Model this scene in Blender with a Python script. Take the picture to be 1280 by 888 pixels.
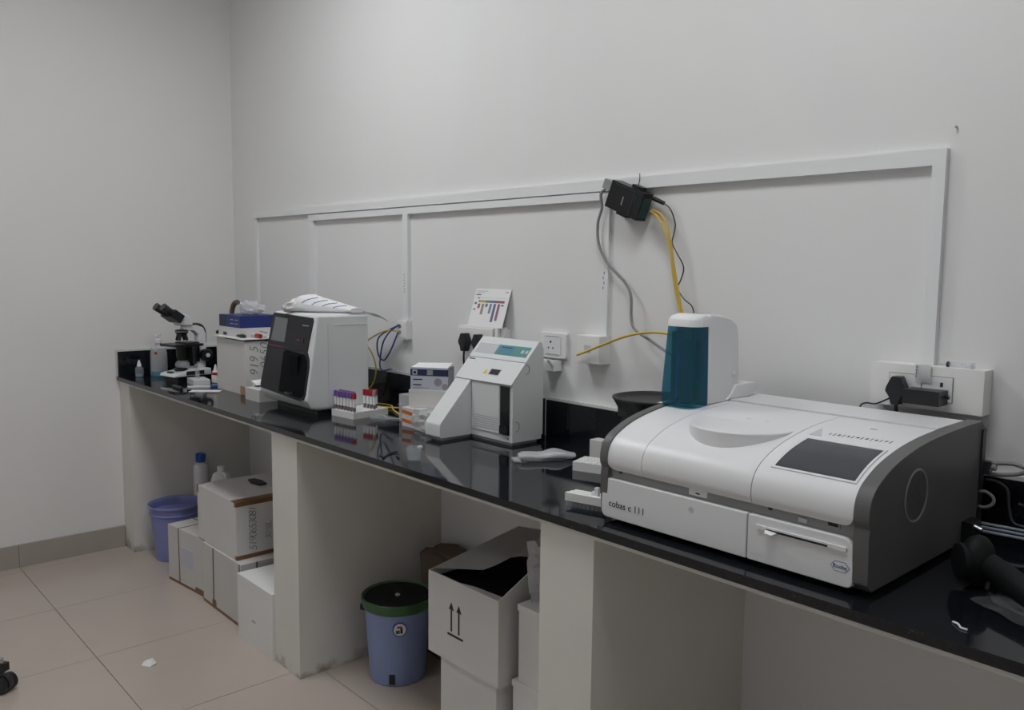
import bpy, bmesh, math, random
from mathutils import Vector, Matrix
random.seed(7)
for o in list(bpy.data.objects): bpy.data.objects.remove(o)
S = bpy.context.scene
COL = S.collection
PI = math.pi

# ------------------------------------------------------------------ camera
cd = bpy.data.cameras.new('camera'); cam = bpy.data.objects.new('camera', cd); COL.objects.link(cam)
cd.sensor_fit = 'HORIZONTAL'; cd.sensor_width = 36.0; cd.lens = 1034.9*36.0/1280.0
cd.clip_start = 0.02; cd.clip_end = 60
r_ = Vector((0.67073165, 0.74161942, 0.01093964)); d_ = Vector((0.08186873, -0.0593679, -0.99487334)); f_ = Vector((-0.73716793, 0.66818866, -0.10053537))
Mc = Matrix.Identity(4)
for i in range(3):
    Mc[i][0] = r_[i]; Mc[i][1] = -d_[i]; Mc[i][2] = -f_[i]
Mc[0][3], Mc[1][3], Mc[2][3] = 4.6094, -2.0233, 1.4944
cam.matrix_world = Mc
S.camera = cam
# ------------------------------------------------------------------ world, exposure, lights
w = bpy.data.worlds.new('world'); S.world = w; w.use_nodes = True
w.node_tree.nodes['Background'].inputs[0].default_value = (0.02, 0.02, 0.022, 1)
w.node_tree.nodes['Background'].inputs[1].default_value = 0.0
S.view_settings.view_transform = 'Standard'; S.view_settings.look = 'None'
S.view_settings.gamma = 1.0; S.view_settings.use_curve_mapping = False
S.view_settings.exposure = 0.38
ROOM_X, ROOM_Y, ROOM_Z = 5.7, -4.2, 3.25
PANELS = [((1.75, -1.15), 16.0), ((3.75, -1.15), 13.0), ((2.4, -3.0), 7.0)]   # centre, emission strength
PANEL_SIZE = 0.56

# ------------------------------------------------------------------ materials
def mat(name, col, rough=0.5, metal=0.0, trans=0.0, var=0.0, vscale=8.0, bump=0.0, bscale=200.0, spec=0.5, alpha=1.0, emit=None, ior=1.45, coat=0.0):
    m = bpy.data.materials.new(name); m.use_nodes = True
    nt = m.node_tree; b = nt.nodes['Principled BSDF']
    c = (*col, 1)
    b.inputs['Base Color'].default_value = c
    b.inputs['Roughness'].default_value = rough; b.inputs['Metallic'].default_value = metal
    b.inputs['Transmission Weight'].default_value = trans; b.inputs['IOR'].default_value = ior
    b.inputs['Specular IOR Level'].default_value = spec; b.inputs['Alpha'].default_value = alpha
    b.inputs['Coat Weight'].default_value = coat
    if emit:
        b.inputs['Emission Color'].default_value = (*emit[0], 1); b.inputs['Emission Strength'].default_value = emit[1]
    if var or bump:
        tc = nt.nodes.new('ShaderNodeTexCoord')
    if var:
        n = nt.nodes.new('ShaderNodeTexNoise'); n.inputs['Scale'].default_value = vscale; n.inputs['Detail'].default_value = 5
        nt.links.new(tc.outputs['Object'], n.inputs['Vector'])
        mx = nt.nodes.new('ShaderNodeMix'); mx.data_type = 'RGBA'
        mx.inputs[6].default_value = (*[v*(1-var) for v in col], 1); mx.inputs[7].default_value = (*[min(1, v*(1+var)) for v in col], 1)
        nt.links.new(n.outputs['Fac'], mx.inputs[0]); nt.links.new(mx.outputs[2], b.inputs['Base Color'])
    if bump:
        n2 = nt.nodes.new('ShaderNodeTexNoise'); n2.inputs['Scale'].default_value = bscale; n2.inputs['Detail'].default_value = 4
        nt.links.new(tc.outputs['Object'], n2.inputs['Vector'])
        bp = nt.nodes.new('ShaderNodeBump'); bp.inputs['Strength'].default_value = bump; bp.inputs['Distance'].default_value = 0.002
        nt.links.new(n2.outputs['Fac'], bp.inputs['Height']); nt.links.new(bp.outputs['Normal'], b.inputs['Normal'])
    return m

def film(name, col, opac, rough=0.15):
    """thin clear plastic: mostly see-through with a glossy, slightly milky skin"""
    m = bpy.data.materials.new(name); m.use_nodes = True
    nt = m.node_tree; b = nt.nodes['Principled BSDF']; out = nt.nodes['Material Output']
    b.inputs['Base Color'].default_value = (*col, 1); b.inputs['Roughness'].default_value = rough
    t = nt.nodes.new('ShaderNodeBsdfTransparent'); t.inputs[0].default_value = (*[min(1, .6+.4*c) for c in col], 1)
    mx = nt.nodes.new('ShaderNodeMixShader'); mx.inputs[0].default_value = opac
    nt.links.new(t.outputs[0], mx.inputs[1]); nt.links.new(b.outputs[0], mx.inputs[2]); nt.links.new(mx.outputs[0], out.inputs[0])
    return m

def tinted(name, col, tint, opac):
    m = film(name, col, opac, 0.08)
    for n in m.node_tree.nodes:
        if n.type == 'BSDF_TRANSPARENT': n.inputs[0].default_value = (*tint, 1)
    return m
def stained(m):
    nt = m.node_tree; b = nt.nodes['Principled BSDF']; src = b.inputs['Base Color'].links[0].from_socket
    tc = nt.nodes.new('ShaderNodeTexCoord'); sx = nt.nodes.new('ShaderNodeSeparateXYZ'); nt.links.new(tc.outputs['Object'], sx.inputs[0])
    n = nt.nodes.new('ShaderNodeTexNoise'); n.inputs['Scale'].default_value = 16; n.inputs['Detail'].default_value = 6; nt.links.new(tc.outputs['Object'], n.inputs['Vector'])
    mr = nt.nodes.new('ShaderNodeMapRange'); mr.inputs[1].default_value = 0.0; mr.inputs[2].default_value = 0.10; mr.inputs[3].default_value = 0.30; mr.inputs[4].default_value = -0.25
    nt.links.new(sx.outputs[2], mr.inputs[0])
    ad = nt.nodes.new('ShaderNodeMath'); ad.operation = 'ADD'; nt.links.new(mr.outputs[0], ad.inputs[0]); nt.links.new(n.outputs['Fac'], ad.inputs[1])
    rp = nt.nodes.new('ShaderNodeMapRange'); rp.inputs[1].default_value = .62; rp.inputs[2].default_value = .9; rp.inputs[4].default_value = .75; nt.links.new(ad.outputs[0], rp.inputs[0])
    mx = nt.nodes.new('ShaderNodeMix'); mx.data_type = 'RGBA'; mx.inputs[7].default_value = (.22, .17, .12, 1)
    nt.links.new(rp.outputs[0], mx.inputs[0]); nt.links.new(src, mx.inputs[6]); nt.links.new(mx.outputs[2], b.inputs['Base Color'])
    return m
def granite():
    m = mat('black_granite', (0.008, 0.009, 0.012), 0.045, spec=0.6)
    nt = m.node_tree; b = nt.nodes['Principled BSDF']
    tc = nt.nodes.new('ShaderNodeTexCoord'); v = nt.nodes.new('ShaderNodeTexNoise'); v.inputs['Scale'].default_value = 260; v.inputs['Detail'].default_value = 3
    nt.links.new(tc.outputs['Object'], v.inputs['Vector'])
    rp = nt.nodes.new('ShaderNodeValToRGB'); rp.color_ramp.elements[0].position = .60; rp.color_ramp.elements[0].color = (0.007, 0.008, 0.011, 1)
    rp.color_ramp.elements[1].position = .78; rp.color_ramp.elements[1].color = (0.05, 0.055, 0.065, 1)
    nt.links.new(v.outputs['Fac'], rp.inputs[0]); nt.links.new(rp.outputs[0], b.inputs['Base Color'])
    n2 = nt.nodes.new('ShaderNodeTexNoise'); n2.inputs['Scale'].default_value = 5; nt.links.new(tc.outputs['Object'], n2.inputs['Vector'])
    mr = nt.nodes.new('ShaderNodeMapRange'); mr.inputs[3].default_value = 0.03; mr.inputs[4].default_value = 0.10
    nt.links.new(n2.outputs['Fac'], mr.inputs[0]); nt.links.new(mr.outputs[0], b.inputs['Roughness'])
    return m

M = dict(
    wall=mat('wall_paint', (0.80, 0.80, 0.80), 0.55, var=0.02, vscale=3, bump=0.08, bscale=60),
    wall_left=mat('wall_paint_left', (0.80, 0.79, 0.78), 0.5, var=0.02, vscale=3, bump=0.08, bscale=60),
    ceiling=mat('ceiling_paint', (0.82, 0.82, 0.82), 0.7),
    pier=stained(mat('pier_plaster', (0.74, 0.72, 0.68), 0.55, var=0.06, vscale=6, bump=0.15, bscale=40)),
    tile=mat('floor_tile', (0.50, 0.435, 0.38), 0.16, var=0.04, vscale=5),
    grout=mat('grout', (0.16, 0.14, 0.12), 0.9),
    skirting=mat('skirting_tile', (0.40, 0.36, 0.325), 0.25, var=0.05),
    granite=granite(),
    mortar=mat('mortar', (0.66, 0.66, 0.65), 0.8, var=0.1, vscale=30),
    pvc=mat('white_pvc', (0.82, 0.83, 0.84), 0.35),
    socket=mat('socket_white', (0.84, 0.84, 0.83), 0.3),
    white=mat('white_plastic', (0.78, 0.785, 0.80), 0.35),
    cream=mat('analyser_white', (0.72, 0.745, 0.745), 0.38),
    pgrey=mat('pale_grey', (0.55, 0.57, 0.60), 0.4),
    grey=mat('side_grey', (0.115, 0.115, 0.115), 0.42, bump=0.05, bscale=500),
    midgrey=mat('mid_grey', (0.30, 0.30, 0.30), 0.4),
    dark=mat('dark_grey', (0.035, 0.037, 0.042), 0.35),
    black=mat('black_plastic', (0.012, 0.013, 0.015), 0.35),
    tubblack=mat('tub_black', (0.022, 0.023, 0.026), 0.4),
    void=mat('recess_shade_black', (0.003, 0.004, 0.006), 0.6, spec=0.1),  # near-black painting shade into the recess and open carton; also the probe block
    hdark=mat('counter_front_grey', (0.021, 0.022, 0.027), 0.45, spec=0.3),
    rubber=mat('scanner_rubber', (0.009, 0.010, 0.011), 0.6, spec=0.25),
    tealdark=mat('dark_teal', (0.012, 0.06, 0.06), 0.4),
    gloss=mat('black_gloss', (0.008, 0.009, 0.012), 0.08),
    ink=mat('ink', (0.02, 0.02, 0.025), 0.6),
    screen=mat('screen_off', (0.05, 0.054, 0.065), 0.12),
    hscreen=mat('small_screen', (0.16, 0.17, 0.18), 0.2),
    teal=mat('teal_panel', (0.10, 0.29, 0.265), 0.4),
    lcd=mat('lcd_blue', (0.12, 0.28, 0.39), 0.25),
    yellow=mat('yellow_label', (0.75, 0.55, 0.05), 0.5),
    yellowc=mat('yellow_cable', (0.66, 0.47, 0.10), 0.45),
    bluec=mat('blue_cable', (0.03, 0.09, 0.30), 0.4),
    greyc=mat('grey_cable', (0.25, 0.25, 0.25), 0.45),
    metal=mat('steel', (0.5, 0.5, 0.52), 0.25, metal=1.0),
    tube=mat('silver_tube', (0.26, 0.30, 0.37), 0.3),
    bottleblue=tinted('blue_bottle', (0.05, 0.20, 0.28), (0.26, 0.54, 0.64), 0.30),
    bottledeep=mat('blue_bottle_inside', (0.004, 0.045, 0.075), 0.25),
    bluebox=mat('blue_box', (0.02, 0.035, 0.18), 0.45, var=0.1),
    navy=mat('navy_print', (0.02, 0.028, 0.075), 0.45),
    lilac=mat('lilac_print', (0.50, 0.52, 0.60), 0.5),
    carton=mat('white_carton', (0.66, 0.65, 0.64), 0.6, var=0.05, vscale=10, bump=0.05, bscale=80),
    cartongrey=mat('grey_carton', (0.62, 0.60, 0.585), 0.65, var=0.06, vscale=9),
    tan=mat('tan_tape', (0.42, 0.25, 0.13), 0.4, var=0.25, vscale=40),
    faint=mat('faint_ink', (0.10, 0.10, 0.11), 0.6),
    tape=mat('brown_tape', (0.20, 0.10, 0.05), 0.35, var=0.25, vscale=30),
    strap=mat('strap', (0.16, 0.12, 0.10), 0.5),
    foam=mat('polystyrene', (0.80, 0.80, 0.79), 0.75, var=0.02, vscale=120, bump=0.25, bscale=220),
    paper=mat('paper', (0.84, 0.84, 0.85), 0.7),
    paperprint=mat('paper_print', (0.56, 0.57, 0.66), 0.7),
    bucket=mat('lavender_plastic', (0.23, 0.25, 0.52), 0.35, var=0.04),
    bin=mat('periwinkle_plastic', (0.26, 0.325, 0.56), 0.4, var=0.05),
    liner=mat('green_liner', (0.05, 0.13, 0.05), 0.35, var=0.3, vscale=25),
    red=mat('red_cap', (0.42, 0.02, 0.03), 0.4), purple=mat('purple_cap', (0.20, 0.10, 0.34), 0.4),
    blood=mat('blood', (0.10, 0.01, 0.012), 0.3), orange=mat('orange_print', (0.62, 0.17, 0.04), 0.5),
    bluecap=mat('blue_cap', (0.02, 0.08, 0.38), 0.35),
    brown=mat('kraft_brown', (0.14, 0.105, 0.08), 0.8, var=0.15),
    clear=film('clear_plastic', (0.80, 0.83, 0.85), 0.20, 0.06),
    bag=film('plastic_bag', (0.85, 0.86, 0.88), 0.45, 0.2),
    milky=film('milky_plastic', (0.80, 0.82, 0.84), 0.40, 0.15),
    faintfilm=film('faint_film', (0.7, 0.72, 0.74), 0.10, 0.10),
    wrap=film('crinkled_wrap', (0.82, 0.83, 0.84), 0.42, 0.10),
    liquid=film('blue_liquid', (0.15, 0.36, 0.46), 0.8),
    lamp=mat('lamp_diffuser', (0.9, 0.9, 0.9), 0.5),
    printblue=mat('blue_print', (0.05, 0.10, 0.35), 0.6),
)

# ------------------------------------------------------------------ mesh helpers
class B:
    def __init__(s): s.bm = bmesh.new()
    def _new(s, verts, faces):
        vs = [s.bm.verts.new(v) for v in verts]; fs = []
        for f in faces:
            try: fs.append(s.bm.faces.new([vs[i] for i in f]))
            except ValueError: pass
        return vs, fs
    def poly(s, verts, faces): s._new(verts, faces); return s
    def _bev(s, fs, bev, seg, ang=30):
        if not bev: return
        es = {e for f in fs for e in f.edges if len(e.link_faces) == 2 and e.calc_face_angle(0) > math.radians(ang)}
        bmesh.ops.bevel(s.bm, geom=list(es), offset=bev, segments=seg, profile=0.5, affect='EDGES', clamp_overlap=True)
    def box(s, x0, x1, y0, y1, z0, z1, bev=0, seg=2, mtx=None):
        V = [(x, y, z) for x in (x0, x1) for y in (y0, y1) for z in (z0, z1)]
        if mtx: V = [mtx @ Vector(v) for v in V]
        _, fs = s._new(V, [(0, 1, 3, 2), (4, 6, 7, 5), (0, 4, 5, 1), (2, 3, 7, 6), (0, 2, 6, 4), (1, 5, 7, 3)])
        s._bev(fs, bev, seg); return s
    def prism(s, pts, axis, a, b, bev=0, seg=2, ang=30):
        n = len(pts)
        def mk(p, t): return {'x': (t, p[0], p[1]), 'y': (p[0], t, p[1]), 'z': (p[0], p[1], t)}[axis]
        V = [mk(p, a) for p in pts] + [mk(p, b) for p in pts]
        F = [tuple(range(n)), tuple(range(2*n-1, n-1, -1))] + [(i, (i+1) % n, n+(i+1) % n, n+i) for i in range(n)]
        _, fs = s._new(V, F); bmesh.ops.recalc_face_normals(s.bm, faces=fs); s._bev(fs, bev, seg, ang); return s
    def cyl(s, p0, p1, r0, r1=None, n=20, cap=True):
        r1 = r0 if r1 is None else r1
        p0, p1 = Vector(p0), Vector(p1); q = (p1-p0).to_track_quat('Z', 'Y')
        V = []
        for p, r in ((p0, r0), (p1, r1)):
            V += [p + q @ Vector((r*math.cos(2*PI*i/n), r*math.sin(2*PI*i/n), 0)) for i in range(n)]
        F = [(i, (i+1) % n, n+(i+1) % n, n+i) for i in range(n)]
        if cap: F += [tuple(range(n-1, -1, -1)), tuple(range(n, 2*n))]
        s._new(V, F); return s
    def lathe(s, prof, n=28, c=(0, 0, 0), sx=1, sy=1):
        V = []; k = len(prof)
        for r, z in prof: V += [(c[0]+sx*r*math.cos(2*PI*i/n), c[1]+sy*r*math.sin(2*PI*i/n), c[2]+z) for i in range(n)]
        F = [(j*n+i, j*n+(i+1) % n, (j+1)*n+(i+1) % n, (j+1)*n+i) for j in range(k-1) for i in range(n)]
        F += [tuple(range(n-1, -1, -1)), tuple(range((k-1)*n, k*n))]
        s._new(V, F); return s
    def tube(s, pts, r, n=8, sub=6, closed=False):
        P = smooth(pts, sub) if sub > 1 else [Vector(p) for p in pts]
        V = []; up = Vector((0, 0, 1)); prev = None
        for i, p in enumerate(P):
            t = (P[min(i+1, len(P)-1)] - P[max(i-1, 0)]).normalized()
            if prev is None:
                u = t.cross(up)
                if u.length < .1: u = t.cross(Vector((1, 0, 0)))
            else: u = prev - t*prev.dot(t)
            u.normalize(); prev = u; v = t.cross(u)
            V += [p + r*(math.cos(2*PI*j/n)*u + math.sin(2*PI*j/n)*v) for j in range(n)]
        k = len(P)
        F = [(a*n+j, a*n+(j+1) % n, (a+1)*n+(j+1) % n, (a+1)*n+j) for a in range(k-1) for j in range(n)]
        F += [tuple(range(n-1, -1, -1)), tuple(range((k-1)*n, k*n))]
        s._new(V, F); return s
    def ell(s, c, r, n=16, m=10, mtx=None):
        c = Vector(c); rows = []
        V = []; F = []
        for a in range(m+1):
            th = PI*a/m
            for i in range(n):
                p = Vector((r[0]*math.sin(th)*math.cos(2*PI*i/n), r[1]*math.sin(th)*math.sin(2*PI*i/n), r[2]*math.cos(th)))
                if mtx: p = mtx @ p
                V.append(c+p)
        F = [(a*n+i, (a+1)*n+i, (a+1)*n+(i+1) % n, a*n+(i+1) % n) for a in range(m) for i in range(n)]
        s._new(V, F); bmesh.ops.remove_doubles(s.bm, verts=s.bm.verts, dist=1e-6); return s
    def jitter(s, a, f=1.0, seed=0):
        rn = random.Random(seed)
        for v in s.bm.verts: v.co += Vector((rn.uniform(-a, a), rn.uniform(-a, a), rn.uniform(-a, a)*f))
        return s
    def tf(s, mtx): bmesh.ops.transform(s.bm, matrix=mtx, verts=s.bm.verts); return s

def smooth(pts, sub):
    P = [Vector(p) for p in pts]; out = []
    for i in range(len(P)-1):
        a, b, c, d = P[max(i-1, 0)], P[i], P[i+1], P[min(i+2, len(P)-1)]
        for k in range(sub):
            t = k/sub
            out.append(.5*((2*b)+(-a+c)*t+(2*a-5*b+4*c-d)*t*t+(-a+3*b-3*c+d)*t**3))
    out.append(P[-1]); return out

def obj(name, b, m, parent=None, loc=None, ang=35, kind=None):
    me = bpy.data.meshes.new(name)
    bm = b.bm
    bmesh.ops.recalc_face_normals(bm, faces=bm.faces)
    bm.to_mesh(me); bm.free()
    for p in me.polygons: p.use_smooth = True
    me.set_sharp_from_angle(angle=math.radians(ang))
    me.materials.append(M[m] if isinstance(m, str) else m)
    o = bpy.data.objects.new(name, me); COL.objects.link(o)
    wn = o.modifiers.new('weighted_normals', 'WEIGHTED_NORMAL'); wn.keep_sharp = True; wn.weight = 80
    if parent: o.parent = parent
    if loc: o.location = loc
    if kind: o['kind'] = kind
    return o
def tag(o, label, cat, group=None):
    o['label'] = label; o['category'] = cat
    if group: o['group'] = group
    return o
def thing(name, label, cat, loc=(0, 0, 0), rz=0, group=None):
    o = bpy.data.objects.new(name, None); COL.objects.link(o); o.empty_display_size = .05
    o.location = loc; o.rotation_euler = (0, 0, rz)
    return tag(o, label, cat, group)
def part(name, b, m, parent, label=None, ang=35):
    o = obj(name, b, m, parent, ang=ang)
    if label: o['label'] = label
    return o
def copy_tree(o, parent=None):
    c = o.copy(); COL.objects.link(c); c.parent = parent
    for ch in list(o.children): copy_tree(ch, c)
    return c
def rrect(x0, x1, z0, z1, r, n=5):
    """rounded rectangle; r = radii (bl, br, tr, tl)"""
    if not isinstance(r, tuple): r = (r,)*4
    out = []
    for (cx, cz, a0, rr) in ((x0+r[0], z0+r[0], PI, r[0]), (x1-r[1], z0+r[1], 1.5*PI, r[1]), (x1-r[2], z1-r[2], 0, r[2]), (x0+r[3], z1-r[3], .5*PI, r[3])):
        if rr <= 0: out.append((cx, cz)); continue
        for i in range(n+1):
            a = a0+i*(.5*PI)/n; out.append((cx+rr*math.cos(a), cz+rr*math.sin(a)))
    return out
def text(body, size, mtx, name, m, parent, align='LEFT', shear=0.0, thick=0.0, space=1.0):
    """flat printed lettering as a thin mesh; lies in the mtx XY plane"""
    c = bpy.data.curves.new('t', 'FONT'); c.body = body; c.size = size; c.align_x = align; c.align_y = 'CENTER'
    c.shear = shear; c.extrude = 0.0003; c.offset = thick; c.space_character = space; c.resolution_u = 3
    t = bpy.data.objects.new('t', c); COL.objects.link(t)
    dg = bpy.context.evaluated_depsgraph_get(); me = bpy.data.meshes.new_from_object(t.evaluated_get(dg))
    bpy.data.objects.remove(t); bpy.data.curves.remove(c)
    me.name = name; me.transform(mtx); me.materials.clear(); me.materials.append(M[m])
    o = bpy.data.objects.new(name, me); COL.objects.link(o); o.parent = parent
    return o
def frame(o, xdir, ydir):
    x = Vector(xdir).normalized(); y = Vector(ydir).normalized(); z = x.cross(y)
    m = Matrix.Identity(4)
    for i in range(3): m[i][0] = x[i]; m[i][1] = y[i]; m[i][2] = z[i]; m[i][3] = o[i]
    return m
FRONT = lambda x, y, z: frame((x, y, z), (1, 0, 0), (0, 0, 1))        # faces -y
def RZ(a): return Matrix.Rotation(a, 4, 'Z')
def T(x, y, z): return Matrix.Translation((x, y, z))

# ------------------------------------------------------------------ the room
H = 0.92; HB = 0.90; D = 0.66
def struct(name, b, m): return obj(name, b, m, kind='structure')
floor = struct('floor', B().box(-.1, ROOM_X+.1, ROOM_Y-.1, .1, -.06, -.004), 'grout')
tile_me = None
for i in range(-2, 9):
    for j in range(-1, 8):
        x0 = 1.287+.6*i-.6; x1 = x0+.6; y1 = -.547+.603-.603*j; y0 = y1-.603
        x0, x1, y0, y1 = max(x0, 0.0), min(x1, ROOM_X), max(y0, ROOM_Y), min(y1, 0)
        if x1-x0 < .02 or y1-y0 < .02: continue
        g = .0013
        full = abs(x1-x0-.6) < 1e-4 and abs(y1-y0-.603) < 1e-4
        if full and tile_me:
            o = bpy.data.objects.new('tile', tile_me); COL.objects.link(o)
        else:
            o = obj('tile', B().box(g-.0, x1-x0-g, g, y1-y0-g, -.012, 0, .0012, 1), 'tile')
            if full: tile_me = o.data
        o.parent = floor; o.location = (x0, y0, 0)
struct('wall_back', B().box(-.1, ROOM_X+.1, 0, .1, 0, ROOM_Z), 'wall')
struct('wall_left', B().box(-.1, 0, ROOM_Y, 0, 0, ROOM_Z), 'wall_left')
struct('wall_right', B().box(ROOM_X, ROOM_X+.1, ROOM_Y, 0, 0, ROOM_Z), 'wall')
struct('wall_front', B().box(-.1, ROOM_X+.1, ROOM_Y-.1, ROOM_Y, 0, ROOM_Z), 'wall')
struct('ceiling', B().box(-.1, ROOM_X+.1, ROOM_Y-.1, .1, ROOM_Z, ROOM_Z+.1), 'ceiling')
bb = struct('baseboard_left', B().box(0, .010, ROOM_Y, -.647, 0, .110), 'grout')
yy = -1.150+.603
edges = [-.648, -1.150, -1.753, -2.356, -2.959, -3.562, ROOM_Y]
for a, b in zip(edges, edges[1:]):
    part('skirting_tile', B().box(0.001, .014, b+.001, a-.001, 0.0005, .114, .001, 1), 'skirting', bb)

# wall trunking
def trunk(n, x0, x1, z0, z1, dep=.018, m='pvc'):
    return struct('trim_%d' % n, B().box(x0, x1, -dep, 0, z0, z1, .002, 2), m)
b = B(); b.poly([(x, y, z) for (x, za, zb) in ((.296, 1.766, 1.798), (3.822, 1.746, 1.783)) for y in (-.018, 0) for z in (za, zb)],
                [(0, 1, 3, 2), (4, 6, 7, 5), (0, 4, 5, 1), (2, 3, 7, 6), (0, 2, 6, 4), (1, 5, 7, 3)])
b._bev(b.bm.faces[:], .002, 2); struct('trim_1', b, 'pvc')
b = B(); b.poly([(x, y, z) for (x, za, zb) in ((.90, 1.729, 1.757), (2.805, 1.724, 1.748)) for y in (-.018, 0) for z in (za, zb)],
                [(0, 1, 3, 2), (4, 6, 7, 5), (0, 4, 5, 1), (2, 3, 7, 6), (0, 2, 6, 4), (1, 5, 7, 3)])
b._bev(b.bm.faces[:], .002, 2); struct('trim_2', b, 'pvc')
trunk(3, .296, .322, 1.06, 1.766, .012)
trunk(4, .900, .945, 1.06, 1.729, .016)
trunk(5, 1.705, 1.742, 1.284, 1.727, .018)
trunk(6, 2.812, 2.842, 1.288, 1.748, .012)
trunk(7, 3.822, 3.852, 1.286, 1.783, .018)

# ceiling lamps
for k, ((lx, ly), st) in enumerate(PANELS):
    t = thing('ceiling_light', ['square ceiling light panel above the dark-fronted analyser', 'square ceiling light panel above the large white analyser', 'square ceiling light panel over the open floor'][k], 'ceiling light', (lx, ly, ROOM_Z), 0, 'ceiling lights')
    h = PANEL_SIZE/2
    fr = B()
    for (a0, a1, b0, b1) in ((-h-.02, h+.02, -h-.02, -h), (-h-.02, h+.02, h, h+.02), (-h-.02, -h, -h, h), (h, h+.02, -h, h)): fr.box(a0, a1, b0, b1, -.018, -.0005)
    part('frame', fr, 'pvc', t)
    m = mat('lamp_diffuser_%d' % k, (.9, .9, .9), .5, emit=((0.975, 0.99, 1.0), st))
    part('diffuser', B().box(-h, h, -h, h, -.012, -.0005), m, t)

# ------------------------------------------------------------------ counter
wt = thing('granite_worktop', 'long polished black granite worktop with upstand along the back wall', 'worktop', (0, 0, 0))
JX = 2.245
part('slab', B().box(0.001, JX-.0008, -D, -.001, HB, H, .004, 2), 'granite', wt)
part('slab', B().box(JX+.0008, ROOM_X-.001, -D, -.001, HB, H, .004, 2), 'granite', wt)
part('bed', B().box(0.001, ROOM_X-.001, -.648, -.001, .887, HB-.0005, .002, 1), 'pier', wt, 'pale plaster bed under the stone')
def upstand(x0, x1, y0, y1, label, side=False):
    t = thing('granite_upstand', label, 'upstand', (0, 0, 0), 0, 'granite upstands')
    part('stone', B().box(x0, x1, y0, y1, H+.0005, 1.052, .001, 1), 'granite', t)
    if side:
        part('mortar_edge', B().box(0.0005, .013, y0-.004, y1, 1.052, 1.0605), 'mortar', t); part('mortar_edge', B().box(0.0005, .009, y0-.008, y0, H+.0005, 1.0605), 'mortar', t)
    else: part('mortar_edge', B().box(x0, x1, -.014, -.0005, 1.052, 1.0605), 'mortar', t)
upstand(0.001, .020, -D+.006, -.021, 'short black granite upstand on the left wall', True)
upstand(0.001, 2.555, -.020, -.001, 'black granite upstand on the back wall left of the sloped analyser')
upstand(2.580, ROOM_X-.001, -.020, -.001, 'black granite upstand on the back wall behind the large white analyser')
YF = -.645
def pier(x0, x1, label):
    b = B().box(x0, x1, YF, -.0005, 0, .8865, .006, 3); return tag(obj('support_pier', b, 'pier'), label, 'pier', 'plastered piers under the worktop')
pier(.0005, .150, 'narrow white plastered pier against the left wall under the worktop')
pier(1.760, 1.955, 'white plastered pier between foam box and blue waste bin')
pier(3.200, 3.375, 'white plastered pier under the worktop right of the arrow carton')
pier(4.95, 5.12, 'white plastered pier at the far right end of the worktop')

# ------------------------------------------------------------------ chemistry analyser with blue bottle
PROF = [(-.600, 1.045), (-.606, 1.060), (-.6045, 1.085), (-.594, 1.106), (-.570, 1.1245), (-.515, 1.147), (-.436, 1.164), (-.350, 1.174), (-.248, 1.179)]
def prof_s(n=44):
    P = [Vector((0, y, z)) for y, z in PROF]; return [(p.y, p.z) for p in smooth(P, 6)]
an = thing('chemistry_analyser', 'large white benchtop analyser with dark grey sides and blue bottle tower', 'lab analyser', (0, 0, 0))
XL, XR = 3.355, 3.985
sp = [(-.070, .930), (-.585, .930), (-.602, .945)] + [(-.606, 1.03)] + [(y-.003, z+.003) for y, z in prof_s()] + [(-.15, 1.184), (-.085, 1.184), (-.070, 1.17)]
part('side_panel', B().prism(sp, 'x', XL, XL+.022, .004, 2, 25), 'grey', an)
part('side_panel', B().prism(sp, 'x', XR-.030, XR, .005, 2, 25), 'grey', an)
part('chassis', B().box(XL+.02, XR-.028, -.586, -.075, .932, 1.10), 'midgrey', an)
part('recess_strip', B().box(XL+.021, XR-.029, -.592, -.58, 1.0, 1.075), 'midgrey', an)
yf0, yf1 = -.604, -.584
def panel(x0, x1, r, name):
    b = B(); b.prism(rrect(x0, x1, .932, 1.024, r), 'y', yf0, yf1, .003, 2, 50); return part(name, b, 'white', an)
panel(3.358, 3.7405, (.016, .0, .0, .016), 'front_panel')
pr = panel(3.7425, 3.9575, (.0, .012, .022, .0), 'printer_panel')
part('slot_bar', B().box(3.763, 3.945, -.6075, -.603, .999, 1.007, .0012, 2), 'white', pr)
part('slot', B().box(3.784, 3.910, -.6078, -.605, .9995, 1.0035), 'black', pr)
part('paper_tongue', B().poly([(3.784, -.6075, 1.002), (3.808, -.6075, 1.0005), (3.802, -.616, .996), (3.785, -.614, .9965), (3.784, -.6075, 1.0013), (3.808, -.6075, .9998), (3.802, -.616, .9953), (3.785, -.614, .9958)], [(0, 1, 2, 3), (7, 6, 5, 4), (0, 4, 5, 1), (1, 5, 6, 2), (2, 6, 7, 3), (3, 7, 4, 0)]), 'paper', pr)
# hexagon mark
hx, hz, hw, hh = 3.934, .9685, .0185, .0095
def hexa(w_, h_): return [(hx-w_, hz), (hx-w_*.55, hz+h_), (hx+w_*.55, hz+h_), (hx+w_, hz), (hx+w_*.55, hz-h_), (hx-w_*.55, hz-h_)]
part('emblem_outline', B().prism(hexa(hw, hh), 'y', -.6043, -.6036), 'printblue', pr)
part('emblem_field', B().prism(hexa(hw-.0013, hh-.0011), 'y', -.6046, -.6037), 'white', pr)
text('Roche', .0105, FRONT(hx, -.6048, hz), 'emblem_lettering', 'printblue', pr, 'CENTER', thick=.0001)
text('cobas c 111', .0215, FRONT(3.381, -.6044, .9665), 'model_lettering', 'ink', an, space=1.02)
part('sensor_dot', B().cyl((3.608, -.6038, 1.001), (3.608, -.6046, 1.001), .0065), 'pgrey', an)
for x in (3.405, 3.784): part('latch_hole', B().box(x-.004, x+.004, -.5935, -.591, 1.038, 1.046), 'black', an)
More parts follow.
